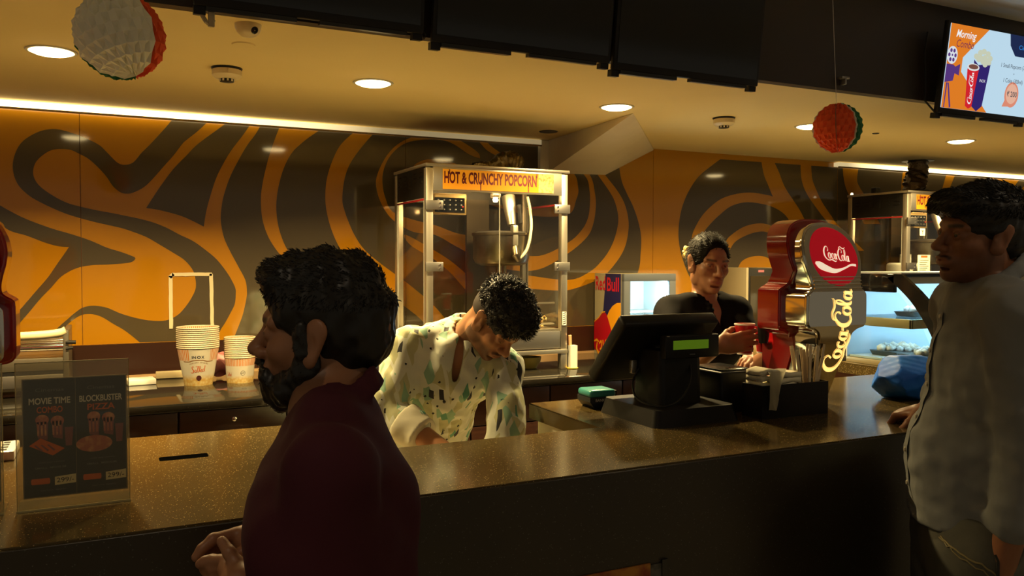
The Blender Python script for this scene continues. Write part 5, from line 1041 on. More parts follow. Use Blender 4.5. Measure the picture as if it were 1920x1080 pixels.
# white paper item hanging at the left edge of the counter, box by the till
# ================================================================== people: one smooth surface per body, grown from a distance field
A3 = lambda *v: np.array(v if len(v) > 1 else v[0], float)
def unit(v): v = np.asarray(v, float); return v/np.linalg.norm(v)
class Vol:
    def __init__(s, lo, hi, h, fine=()):
        s.ax = []
        for k in range(3):
            v = [lo[k]]
            while v[-1] < hi[k]:
                st = h
                for a, b, hf in fine:
                    if a[k]-2*hf <= v[-1] <= b[k]+2*hf: st = min(st, hf)
                v.append(v[-1]+st)
            s.ax.append(np.array(v, np.float32))
        s.d = np.full([len(a) for a in s.ax], .08, np.float32)
    def blk(s, lo, hi, m):
        return tuple(slice(max(0, int(np.searchsorted(a, l-m))), min(len(a), int(np.searchsorted(a, u+m))+1)) for a, l, u in zip(s.ax, lo, hi))
    def xyz(s, sl):
        return s.ax[0][sl[0]][:, None, None], s.ax[1][sl[1]][None, :, None], s.ax[2][sl[2]][None, None, :]
    def put(s, fn, lo, hi, k=.012, op='u'):
        sl = s.blk(lo, hi, k+.025)
        if any(q.stop <= q.start for q in sl): return
        v = fn(*s.xyz(sl)).astype(np.float32); D = s.d[sl]
        if op == 'u': h = np.maximum(k-np.abs(D-v), 0)/k; s.d[sl] = np.minimum(D, v)-h*h*k*.25
        else: v = -v; h = np.maximum(k-np.abs(D-v), 0)/k; s.d[sl] = np.maximum(D, v)+h*h*k*.25
    def cap(s, a, b, ra, rb=None, k=.012, op='u', flat=None):
        a, b = A3(a), A3(b); rb = ra if rb is None else rb; ab = b-a
        if flat is not None: n, f = unit(flat[0]), flat[1]; ab = ab+n*(ab@n)*(f-1)
        L2 = max(float(ab@ab), 1e-9)
        def fn(X, Y, Z):
            x, y, z = X-a[0], Y-a[1], Z-a[2]
            if flat is not None:
                c = (x*n[0]+y*n[1]+z*n[2])*(f-1); x, y, z = x+n[0]*c, y+n[1]*c, z+n[2]*c
            t = np.clip((x*ab[0]+y*ab[1]+z*ab[2])/L2, 0, 1)
            d = np.sqrt((x-ab[0]*t)**2+(y-ab[1]*t)**2+(z-ab[2]*t)**2)-(ra+(rb-ra)*t)
            return d if flat is None else d*.8
        m = max(ra, rb); s.put(fn, np.minimum(a, b)-m, np.maximum(a, b)+m, k, op)
    def ell(s, c, r, R=np.eye(3), k=.012, op='u'):
        c, r, R = A3(c), A3(r), np.asarray(R, float); ext = np.sqrt(((R*r[:, None])**2).sum(0))
        def fn(X, Y, Z):
            x, y, z = X-c[0], Y-c[1], Z-c[2]; q = [(R[i, 0]*x+R[i, 1]*y+R[i, 2]*z)/r[i] for i in range(3)]
            k0 = np.sqrt(q[0]**2+q[1]**2+q[2]**2); k1 = np.sqrt((q[0]/r[0])**2+(q[1]/r[1])**2+(q[2]/r[2])**2)+1e-9
            return k0*(k0-1)/k1
        s.put(fn, c-ext, c+ext, k, op)
    def plane(s, p, n, k=.004):                       # removes what lies on the side n points to
        p, n = A3(p), unit(n)
        s.put(lambda X, Y, Z: -((X-p[0])*n[0]+(Y-p[1])*n[1]+(Z-p[2])*n[2])+0*X, [a[0] for a in s.ax], [a[-1] for a in s.ax], k, 's')
    def noise(s, amp, size, seed=0, oct_=2):
        rng = np.random.RandomState(seed); X, Y, Z = s.xyz((slice(None),)*3); tot = 0
        for o in range(oct_):
            for _ in range(5):
                w = rng.normal(0, 1, 3)/size*(1.9**o); tot = tot+np.sin(X*w[0]+Y*w[1]+Z*w[2]+rng.rand()*6)*(.55**o)
        s.d += (amp*.35*tot).astype(np.float32)
    def mesh(s):
        d, (x, y, z) = s.d, s.ax; ins = d < 0
        c = np.zeros([n-1 for n in d.shape], np.uint8)
        for i in (0, 1):
            for j in (0, 1):
                for k in (0, 1): c += ins[i:d.shape[0]-1+i, j:d.shape[1]-1+j, k:d.shape[2]-1+k]
        act = (c > 0) & (c < 8); I, J, K = np.nonzero(act); idx = np.full(c.shape, -1, np.int32); idx[I, J, K] = np.arange(len(I))
        D = {(a, b, e): d[I+a, J+b, K+e] for a in (0, 1) for b in (0, 1) for e in (0, 1)}
        acc = np.zeros((len(I), 3)); cnt = np.zeros(len(I))
        for p in D:
            for ax in range(3):
                if p[ax]: continue
                q = list(p); q[ax] = 1; q = tuple(q); m = (D[p] < 0) != (D[q] < 0); den = D[p]-D[q]; t = np.where(m, D[p]/np.where(np.abs(den) < 1e-12, 1, den), 0)
                base = [x[I+p[0]].astype(float), y[J+p[1]].astype(float), z[K+p[2]].astype(float)]
                end = [x[I+q[0]], y[J+q[1]], z[K+q[2]]]
                for u in range(3): acc[:, u] += np.where(m, base[u]+(end[u]-base[u])*t, 0)
                cnt += m
        v = acc/cnt[:, None]; F = []
        for ax in range(3):
            sl0 = [slice(1, -1)]*3; sl1 = [slice(1, -1)]*3; sl0[ax] = slice(0, -1); sl1[ax] = slice(1, None)
            a, b = ins[tuple(sl0)], ins[tuple(sl1)]; P = np.array(np.nonzero(a != b)); fl = a[tuple(P)]
            for u in range(3):
                if u != ax: P[u] += 1
            o1, o2 = [(1, 2), (2, 0), (0, 1)][ax]
            def at(du, dv): Q = P.copy(); Q[o1] -= du; Q[o2] -= dv; return idx[tuple(Q)]
            q = np.stack([at(1, 1), at(0, 1), at(0, 0), at(1, 0)], 1); q[~fl] = q[~fl][:, ::-1]; F.append(q)
        F = np.concatenate(F); F = F[(F >= 0).all(1)]
        return v, F
def relax(v, F, n=1, w=.5):
    for _ in range(n):
        acc = np.zeros_like(v); cn = np.zeros(len(v))
        for i in range(4):
            for j in (1, 3): np.add.at(acc, F[:, i], v[F[:, (i+j) % 4]]); np.add.at(cn, F[:, i], 1)
        v = v*(1-w)+w*acc/np.maximum(cn, 1)[:, None]
    return v
def np_obj(name, v, F, m, parent=None, tint=None, base=(0, 0, 0)):
    me = bpy.data.meshes.new(name); v = v-A3(base); k = F.shape[1]
    me.vertices.add(len(v)); me.vertices.foreach_set('co', v.astype(np.float32).ravel())
    me.loops.add(F.size); me.loops.foreach_set('vertex_index', F.astype(np.int32).ravel())
    me.polygons.add(len(F)); me.polygons.foreach_set('loop_start', np.arange(0, F.size, k, dtype=np.int32)); me.polygons.foreach_set('loop_total', np.full(len(F), k, np.int32))
    me.polygons.foreach_set('use_smooth', np.ones(len(F), bool)); me.update(calc_edges=True); me.validate()
    if tint is not None:
        a = me.attributes.new('tint', 'FLOAT_COLOR', 'POINT'); a.data.foreach_set('color', np.concatenate([tint, np.ones((len(v), 1))], 1).astype(np.float32).ravel())
    me.materials.append(m); o = bpy.data.objects.new(name, me); COL.objects.link(o)
    if parent is not None: o.parent = parent
    else: o.location = base
    return o
def skin_material():
    m, nt, p = principled('skin'); a = nt.nodes.new('ShaderNodeAttribute'); a.attribute_name = 'tint'; nt.links.new(a.outputs['Color'], p.inputs['Base Color'])
    p.inputs['Roughness'].default_value = .46; p.inputs['Specular IOR Level'].default_value = .4
    p.inputs['Subsurface Weight'].default_value = .12; p.inputs['Subsurface Radius'].default_value = (.010, .004, .002); p.inputs['Subsurface Scale'].default_value = .6
    n = nt.nodes.new('ShaderNodeTexNoise'); n.inputs['Scale'].default_value = 260; b = nt.nodes.new('ShaderNodeBump'); b.inputs['Strength'].default_value = .06; b.inputs['Distance'].default_value = .001
    nt.links.new(n.outputs['Fac'], b.inputs['Height']); nt.links.new(b.outputs[0], p.inputs['Normal']); return m
M_skin = skin_material()
M_hair = mat('black_hair', (.010, .008, .006), .42, spec=.4)
M_eyew = mat('eye_white', (.62, .56, .48), .2); M_iris = mat('iris_brown', (.02, .010, .006), .08)
class Frame:
    def __init__(s, o, f, u):
        s.o = A3(o); s.f = unit(f); u = A3(u); s.l = unit(np.cross(u, s.f)); s.u = np.cross(s.f, s.l); s.R = np.array([s.f, s.l, s.u])
    def p(s, x, y, z): return s.o+s.f*x+s.l*y+s.u*z
    def loc(s, v): return (v-s.o)@s.R.T
def head(V, H, s=1., slim=1., ear=1., jaw=1., neck=None, eye_open=.0042):
    P, R = H.p, H.R
    E = lambda c, r, k=.012, op='u': V.ell(P(*[q*s for q in c]), [q*s for q in r], R, k*s, op)
    Cc = lambda a, b, ra, rb=None, k=.01, op='u': V.cap(P(*[q*s for q in a]), P(*[q*s for q in b]), ra*s, None if rb is None else rb*s, k*s, op)
    E((-.012, 0, .036), (.098, .076*slim, .084)); E((-.03, 0, .010), (.082, .070*slim, .075))
    E((.026, 0, -.032), (.064, .060*slim, .084), .02); E((.030, 0, -.078), (.052*jaw, .050*slim*jaw, .034), .02); E((.070, 0, -.099), (.020, .021, .018), .02)
    for y in (-1, 1):
        E((.050, .043*y*slim, -.020), (.030, .022, .022), .018); E((.000, .058*y*slim, -.055), (.03, .014, .035), .02)
        Cc((.081, .012*y, .020), (.070, .046*y, .022), .0125, .010, .012)
    Cc((.079, -.02, .026), (.079, .02, .026), .012, None, .012)
    for y in (-1, 1): E((.094, .0325*y, .001), (.019, .017, .0125), .012, 's')
    for y in (-1, 1):
        E((.0745, .0325*y, .002), (.0155, .0175, .0130), .005); E((.0915, .0325*y, .0005), (.009, .0135, eye_open), .003, 's')
    Cc((.086, 0, .012), (.109, 0, -.026), .0078, .0110, .012); E((.111, 0, -.030), (.0125, .0125, .0110), .008)
    for y in (-1, 1): E((.098, .0140*y, -.034), (.0115, .0085, .0090), .006); E((.106, .0065*y, -.0425), (.006, .0038, .004), .003, 's')
    E((.0845, 0, -.064), (.014, .030, .018), .012)
    E((.0945, 0, -.0575), (.0095, .023, .0062), .005); E((.0925, 0, -.0695), (.0100, .0205, .0075), .005); E((.106, 0, -.0632), (.012, .025, .0014), .003, 's')
    E((.080, 0, -.083), (.010, .018, .005), .008, 's')
    for y in (-1, 1):
        q = lambda x, z: (x, (.077*slim+.004)*y, z)
        V.cap(P(*[c*s for c in q(.008, -.026)]), P(*[c*s for c in q(-.006, .018)]), .017*s*ear, .020*s*ear, .006, flat=(H.l*y+H.f*.45, 2.6))
        V.ell(P(.004*s, (.086*slim+.004)*y*s, -.002*s), [.0105*s, .006*s, .019*s], R, .004, 's')
        V.cap(P(*[c*s for c in (.016, (.078*slim+.002)*y, -.006)]), P(*[c*s for c in (.015, (.078*slim)*y, -.016)]), .0045*s, None, .004)
def hand(V, Wr, d, n, t, s=1., curls=None, spread=.10, thumb=None):
    d = unit(d); n = unit(A3(n)-d*(A3(n)@d)); t = unit(np.cross(n, d)*np.sign(np.cross(n, d)@A3(t))); Wr = A3(Wr)
    Q = lambda a, b, c: Wr+(d*a+t*b+n*c)*s
    V.cap(Q(.0, 0, 0), Q(.035, .0, 0), .026*s, .032*s, .012, flat=(n, 1.7)); V.cap(Q(.03, -.006, 0), Q(.068, -.004, 0), .031*s, .034*s, .012, flat=(n, 2.3))
    curls = curls or [(.25, .35, .25)]*4
    for i, (off, kx, ln, r) in enumerate(((.0275, .084, .074, .0092), (.0095, .089, .082, .0094), (-.0088, .085, .076, .0089), (-.0260, .076, .060, .0080))):
        sp = spread*(1.5-i)*.6; dd = unit(d*math.cos(sp)+t*math.sin(sp)); p = Q(kx, off, .002); V.cap(Q(.045, off*.8, .0), p, .0095*s, .0102*s, .008)
        th = 0
        for (fr, rr), c in zip(((.46, 1.), (.31, .92), (.23, .82)), curls[i]):
            th += c; q = p+(dd*math.cos(th)-n*math.sin(th))*ln*fr*s; V.cap(p, q, r*rr*1.06*s, r*rr*.94*s, .0045); p = q
    th = thumb or ((.55, .75, -.25), (.85, .45, -.30))
    b = Q(.018, .022, -.004); k1 = b+(d*th[0][0]+t*th[0][1]+n*th[0][2])*.040*s; V.cap(b, k1, .0155*s, .0120*s, .010)
    v1 = unit(d*th[0][0]+t*th[0][1]+n*th[0][2]); v2 = unit(d*th[1][0]+t*th[1][1]+n*th[1][2]); k2 = k1+unit(v1+v2)*.030*s; V.cap(k1, k2, .0112*s, .0100*s, .005); V.cap(k2, k2+v2*.024*s, .0100*s, .0082*s, .004)
def box_of(pts, m): a = np.array(pts); return a.min(0)-m, a.max(0)+m
def hair_vol(H, s, parts, cuts, noise, h=.0034, ext=.155):
    V = Vol(H.o-ext, H.o+ext, h)
    for c, r in parts: V.ell(H.p(*[q*s for q in c]), [q*s for q in r], H.R, .016)
    for c, r in cuts: V.ell(H.p(*[q*s for q in c]), [q*s for q in r], H.R, .008, 's')
    return V
def tufts(v, F, H, n, length, rad, seed, flow, zmin=-1, spread=.5, keep=None):
    """short hair locks rooted on a hair mass: thin three-sided spikes"""
    rng = np.random.RandomState(seed); P = v[F]; c = P.mean(1); nn = np.cross(P[:, 2]-P[:, 0], P[:, 3]-P[:, 1]); ar = np.linalg.norm(nn, axis=1); nn /= ar[:, None]+1e-12
    L = H.loc(c); ok = L[:, 2] > zmin
    if keep is not None: ok &= keep(L)
    w = ar*ok; pick = rng.choice(len(F), n, p=w/w.sum()); c, nn, L = c[pick]-nn[pick]*.003, nn[pick], L[pick]
    fl = flow(L)@H.R; dirn = fl-nn*(fl*nn).sum(1)[:, None]; dirn /= np.linalg.norm(dirn, axis=1)[:, None]+1e-9
    g = dirn+nn*.45+rng.normal(0, spread, (n, 3))*.6; g /= np.linalg.norm(g, axis=1)[:, None]
    a = np.cross(g, nn+.01); a /= np.linalg.norm(a, axis=1)[:, None]+1e-9; b = np.cross(g, a); ln = length*rng.uniform(.6, 1.3, (n, 1)); r = rad*rng.uniform(.7, 1.2, (n, 1))
    mid = c+g*ln*.55+nn*ln*.06; tip = c+g*ln-nn*ln*.14
    V = np.concatenate([c+a*r, c-a*r*.5+b*r*.87, c-a*r*.5-b*r*.87, mid+a*r*.7, mid-a*r*.35+b*r*.6, mid-a*r*.35-b*r*.6, tip]); i = np.arange(n)
    T = []
    for j in range(3):
        k = (j+1) % 3; T += [np.stack([i+j*n, i+k*n, i+(3+k)*n], 1), np.stack([i+j*n, i+(3+k)*n, i+(3+j)*n], 1), np.stack([i+(3+j)*n, i+(3+k)*n, i+6*n], 1)]
    return V, np.concatenate(T)
def hair_obj(name, v, F, tu, m, body, base):
    """the hair mass and its locks as one mesh"""
    tri = np.concatenate([F[:, [0, 1, 2]], F[:, [0, 2, 3]]]); vv = [v]; ff = [tri]; n = len(v)
    for tv, tf in tu: vv.append(tv); ff.append(tf+n); n += len(tv)
    return np_obj(name, np.concatenate(vv), np.concatenate(ff), m, body, base=base)
def near(L, a, b): a, b = A3(a), A3(b); ab = b-a; t = np.clip(((L-a)@ab)/(ab@ab), 0, 1); return np.linalg.norm(L-a-t[:, None]*ab, axis=1)
def soft(d, r, w): return np.clip((r+w-d)/(2*w), 0, 1)[:, None]
def paint(v, H, base, s=1., brow=1., stubble=0., mous=0., lip=(.26, .085, .06), lo=(.66, .60, .58)):
    L = H.loc(v)/s; T = np.tile(A3(base), (len(v), 1)); on = (np.abs(L).max(1) < .16)[:, None]
    dark = A3(.014, .010, .008); mixc = lambda T, c, k: T*(1-k)+A3(c)*k
    ys = np.abs(L[:, 1]); S = np.stack([L[:, 0], ys, L[:, 2]], 1)
    T = mixc(T, lip, on*soft(np.minimum(near(S, (.098, 0, -.0575), (.090, .021, -.061)), near(S, (.097, 0, -.068), (.090, .018, -.065))), .0058, .002)*.8)
    T = mixc(T, A3(base)*A3(lo), on*soft(near(S, (.085, .022, -.010), (.075, .045, -.008)), .012, .010)*.55)
    T = mixc(T, dark, on*soft(near(S, (.092, .016, .0225), (.082, .046, .0255)), .0052, .0022)*.92*brow)
    T = mixc(T, dark, on*soft(near(S, (.089, .0225, .0065), (.085, .0445, .0050)), .0016, .0012)*.85)
    if stubble:
        m = np.clip((-.030-L[:, 2]-np.maximum(0, L[:, 0]-.02)*.30)/.02, 0, 1)*np.clip((L[:, 2]+.15)/.04, 0, 1)*(L[:, 0] > -.02)*np.clip((near(S, (.10, 0, -.063), (.09, .02, -.063))-.008)/.006, 0, 1)
        m = np.maximum(m*np.clip(1-np.abs(np.minimum(0, L[:, 2]+.125))/.03, 0, 1), soft(near(S, (.014, .075, .01), (.012, .072, -.06)), .011, .006)[:, 0]*.9)
        T = mixc(T, dark, on*(m*stubble)[:, None])
    if mous: T = mixc(T, dark, on*soft(near(S, (.104, .002, -.0500), (.090, .024, -.0560)), .0048, .0025)*mous)
    return T
def eyes(H, s, body, base, down=0., side=0.):
    for y in (-1, 1):
        bm = BM(); r = .0122*s
        prof = [(r*math.sin(a), r*math.cos(a)) for a in np.linspace(PI, .0, 13)]; mi = [0]*9+[1]*4
        lathe(bm, [(max(q, 0), z) for q, z in prof], 16, mif=mi)
        ax = unit(H.f*math.cos(down)-H.u*math.sin(down)+H.l*side); q = Vector((0, 0, 1)).rotation_difference(Vector(ax)); c = H.p(.0752*s, .0325*y*s, .0015*s)-A3(base)
        bmesh.ops.transform(bm, matrix=Matrix.Translation(Vector(c)) @ q.to_matrix().to_4x4(), verts=bm.verts[:]); obj('eye', bm, [M_eyew, M_iris], body, smooth=True)
def legs(V, hipc, f, l, z, r=(.080, .056, .042), toe=.16, spread=.095, shoe=True, k=.02):
    for y in (-1, 1):
        h = A3(hipc)+l*spread*y; kn = A3(hipc[0], hipc[1], z*.50)+l*spread*1.05*y+f*.015; an = A3(hipc[0], hipc[1], .085)+l*spread*1.1*y-f*.01
        V.cap(h, kn, r[0], r[1], k); V.cap(kn, an, r[1]*.98, r[2], k)
        if shoe: V.cap(an-A3(0, 0, .035), an-A3(0, 0, .052)+f*toe, .040, .032, .02)
def shoes(name, hipc, f, l, body, base, m, spread=.095):
    for y in (-1, 1):
        an = A3(hipc[0], hipc[1], .085)+l*spread*1.1*y-f*.01
        V = Vol(np.minimum(an, an+f*.24)-.09, np.maximum(an, an+f*.24)+.09, .008); V.cap(an-f*.045-A3(0, 0, .042), an+f*.17-A3(0, 0, .050), .044, .036, .02); V.cap(an, an-A3(0, 0, .03), .047, .045, .02); V.plane((0, 0, .003), (0, 0, -1))
        v, F = V.mesh(); np_obj(name, v, F, m, body, base=base)
def collar(V, c, u, f, r, rr, drop=.03, k=.006, n=18, gap=.35):
    u = unit(u); f = unit(A3(f)-u*(A3(f)@u)); l = np.cross(u, f); pts = []
    for i in range(n+1):
        a = gap+(2*PI-2*gap)*i/n; pts.append(A3(c)+(f*math.cos(a)*r+l*math.sin(a)*r*.95)-u*drop*(math.cos(a)*.5+.5)*1.2)
    for a, b in zip(pts, pts[1:]): V.cap(a, b, rr, None, k); V.cap(a-u*.014+(a-A3(c))*.10, b-u*.014+(b-A3(c))*.10, rr*1.05, None, k)
    return pts
# ------------------------------------------------------------------ bearded man in the maroon polo shirt, at the left
def left_man():
    f = unit((-.93, .36, 0)); l = np.array([-f[1], f[0], 0]); up = A3(0, 0, 1)
    H = Frame((.284, 1.218, 1.452), (-.907, .42, .03), (-.02, -.10, 1)); s = .905
    N = A3(.278, 1.172, 1.374); SL, SR = A3(.240, .995, 1.300), A3(.322, 1.300, 1.300); CH = A3(.272, 1.125, 1.20); PV = A3(.285, 1.105, .83); WA = A3(.275, 1.115, 1.02)
    EL, ER = SL-A3(0, 0, .255)+f*.010-l*-.01, SR-A3(0, 0, .25)+f*.02
    WL, WR = A3(.166, 1.135, 1.092), A3(.240, 1.284, 1.110)
    base = (PV[0], PV[1], 0)
    hb = (A3(.095, 1.15, 1.075), A3(.235, 1.35, 1.180))
    V = Vol((-.08, .82, -.01), (.60, 1.50, 1.60), .011, ((H.o-.135, H.o+.135, .0027), (hb[0], hb[1], .0026)))
    V.cap(PV, WA, .138, .128, .03, flat=(f, 1.5)); V.cap(WA, CH, .128, .138, .03, flat=(f, 1.5)); V.cap(CH+l*.08, CH-l*.08, .078, .078, .03); V.cap(SL, SR, .045, .045, .03)
    V.cap(N-A3(0, 0, .03), H.p(-.030, 0, -.055), .054, .052, .015); V.cap(N-A3(0, 0, .03)+l*.06, N-A3(0, 0, .03)-l*.06, .034, .034, .03)
    for S, E_, W_ in ((SL, EL, WL), (SR, ER, WR)): V.cap(S, E_, .045, .038, .02); V.cap(E_, W_, .037, .025, .015)
    legs(V, PV, f, l, .83)
    head(V, H, s)
    def finger(pts, r0, r1):
        n = len(pts)-1
        for i in range(n): V.cap(pts[i], pts[i+1], r0+(r1-r0)*i/n, r0+(r1-r0)*(i+1)/n, .0035)
    # far hand reaches over, near hand closed with its thumb up
    V.cap((.232, 1.286, 1.113), (.190, 1.300, 1.132), .026, .024, .012); V.cap((.190, 1.300, 1.134), (.170, 1.304, 1.140), .020, .0125, .010); V.cap((.190, 1.302, 1.122), (.176, 1.322, 1.112), .020, .014, .012)
    finger([(.166, 1.302, 1.142), (.135, 1.293, 1.142), (.119, 1.289, 1.131), (.111, 1.288, 1.121)], .0105, .0078)
    finger([(.168, 1.316, 1.129), (.141, 1.307, 1.127), (.129, 1.301, 1.115), (.124, 1.297, 1.107)], .0100, .0078)
    finger([(.172, 1.324, 1.115), (.147, 1.319, 1.108), (.137, 1.313, 1.099), (.134, 1.309, 1.095)], .0095, .0075)
    finger([(.177, 1.333, 1.101), (.157, 1.326, 1.094), (.147, 1.319, 1.089), (.144, 1.315, 1.086)], .0085, .0068)
    finger([(.193, 1.281, 1.129), (.175, 1.273, 1.123), (.160, 1.275, 1.120)], .0115, .0085)
    V.cap(WL, (.156, 1.172, 1.115), .023, .024, .012); V.cap((.157, 1.172, 1.113), (.150, 1.212, 1.122), .023, .019, .010); V.cap((.157, 1.176, 1.120), (.155, 1.190, 1.136), .017, .0115, .008)
    finger([(.155, 1.189, 1.135), (.146, 1.199, 1.151), (.138, 1.215, 1.163)], .0108, .0076)
    finger([(.146, 1.219, 1.133), (.128, 1.246, 1.127), (.119, 1.251, 1.125), (.113, 1.256, 1.121)], .0098, .0074)
    finger([(.147, 1.219, 1.122), (.129, 1.245, 1.116), (.122, 1.258, 1.112), (.119, 1.261, 1.110)], .0098, .0075)
    finger([(.148, 1.223, 1.111), (.132, 1.243, 1.105), (.126, 1.255, 1.102), (.124, 1.258, 1.101)], .0092, .0072)
    finger([(.150, 1.221, 1.101), (.138, 1.240, 1.094), (.133, 1.252, 1.092), (.132, 1.254, 1.090)], .0082, .0065)
    v, F = V.mesh(); v = relax(v, F, 1, .35)
    body = np_obj('person', v, F, M_skin, tint=paint(v, H, (.30, .135, .066), s, stubble=.5), base=base)
    tag(body, 'bearded man in a maroon polo shirt seen from the side, hands clasped before the counter', 'person')
    eyes(H, s, body, base, .05)
    # hair, short sides and fuller top
    hv = hair_vol(H, s, [((-.011, 0, .045), (.104, .083, .083)), ((-.036, 0, .008), (.080, .076, .084)), ((.056, 0, .090), (.048, .060, .034)), ((-.01, 0, .104), (.078, .064, .034))],
                  [((.112, 0, -.040), (.064, .115, .108)), ((.03, .085, -.060), (.058, .045, .068)), ((.03, -.085, -.060), (.058, .045, .068)), ((-.01, 0, -.124), (.11, .11, .058))], 0)
    hv.noise(.0026, .012, 3); a, b = hv.mesh()
    fl = lambda L: np.stack([.6*np.ones(len(L)), L[:, 1]*3, np.where(L[:, 2] > .07, .15, -.9)], 1)
    t1 = tufts(a, b, H, 5200, .011, .0013, 5, fl, .050, .45); t2 = tufts(a, b, H, 3200, .005, .0011, 6, fl, -.2, .3)
    hair_obj('hair', a, b, [t1, t2], M_hair, body, base)
    bv = Vol(H.o-.15, H.o+.15, .0034); E = lambda c, r, k=.012, op='u': bv.ell(H.p(*[q*s for q in c]), [q*s for q in r], H.R, k, op)
    E((.028, 0, -.080), (.064, .064, .046)); E((.016, 0, -.050), (.040, .0655, .050)); E((.066, 0, -.102), (.032, .034, .030), .02); E((.082, 0, -.080), (.018, .026, .016), .012)
    for y in (-1, 1):
        bv.cap(H.p(.016*s, .071*y*s, .012*s), H.p(.008*s, .064*y*s, -.07*s), .0125, .017, .012); bv.cap(H.p(.010*s, .067*y*s, -.035*s), H.p(.046*s, .044*y*s, -.086*s), .016, .020, .012); bv.cap(H.p(.018*s, .072*y*s, .02*s), H.p(.016*s, .067*y*s, -.05*s), .0115, .013, .012); bv.cap(H.p(.101*s, .002*y*s, -.0485*s), H.p(.084*s, .030*y*s, -.066*s), .0075, .007, .006); bv.cap(H.p(.084*s, .030*y*s, -.066*s), H.p(.066*s, .030*y*s, -.090*s), .010, .012, .01)
        E((.074, .054*y, -.022), (.040, .034, .030), .008, 's')
    E((.100, 0, -.064), (.013, .022, .0075), .004, 's'); bv.noise(.0022, .008, 8); a, b = bv.mesh()
    t1 = tufts(a, b, H, 2600, .007, .0011, 9, lambda L: np.stack([.5*np.ones(len(L)), 0*L[:, 1], -np.ones(len(L))], 1), -.2, .4)
    hair_obj('beard', a, b, [t1], M_hair, body, base)
    # polo shirt
    S_ = Vol((-.05, .80, .74), (.62, 1.52, 1.46), .0075)
    S_.cap(PV, WA, .150, .142, .03, flat=(f, 1.42)); S_.cap(WA, CH, .142, .150, .03, flat=(f, 1.42)); S_.cap(CH+l*.08, CH-l*.08, .092, .092, .04); S_.cap(SL, SR, .056, .056, .03)
    S_.cap(CH-f*.01+A3(0, 0, .05), N-A3(0, 0, .06)-f*.01, .088, .066, .04); S_.cap(N-A3(0, 0, .022)+l*.09-f*.01, N-A3(0, 0, .022)-l*.09-f*.01, .040, .040, .04)
    for S, E_ in ((SL, EL), (SR, ER)): S_.cap(S, S+(E_-S)*.90, .057, .056, .02)
    S_.cap(WA-f*.02+A3(0, 0, .02), CH-f*.03, .085, .085, .04)
    S_.noise(.0035, .055, 12); S_.plane((0, 0, .79), (0, 0, -1)); S_.plane(SL+(EL-SL)*.86, EL-SL) if False else None
    u_ = unit(A3(0, 0, 1)+f*.15)
    collar(S_, N+A3(0, 0, .016)-f*.004, u_, f, .060, .0085, .075, gap=.30)
    S_.cap(N, H.p(-.03, 0, -.06), .0545, .0525, .004, 's')
    v, F = S_.mesh(); np_obj('polo_shirt', v, F, mat('maroon_pique', (.055, .010, .017), .8, spec=.2, bump=(420, .25, .001)), body, base=base)
    T_ = Vol((.0, .84, .06), (.62, 1.42, .92), .014); T_.cap(PV+l*.05, PV-l*.05, .125, .125, .03, flat=(f, 1.15)); legs(T_, PV, f, l, .83, (.094, .070, .060), shoe=False); T_.plane((0, 0, .09), (0, 0, -1)); v, F = T_.mesh()
    np_obj('trousers', v, F, mat('dark_trousers', (.012, .012, .016), .8), body, base=base); shoes('shoe', PV, f, l, body, base, M_black)
left_man()
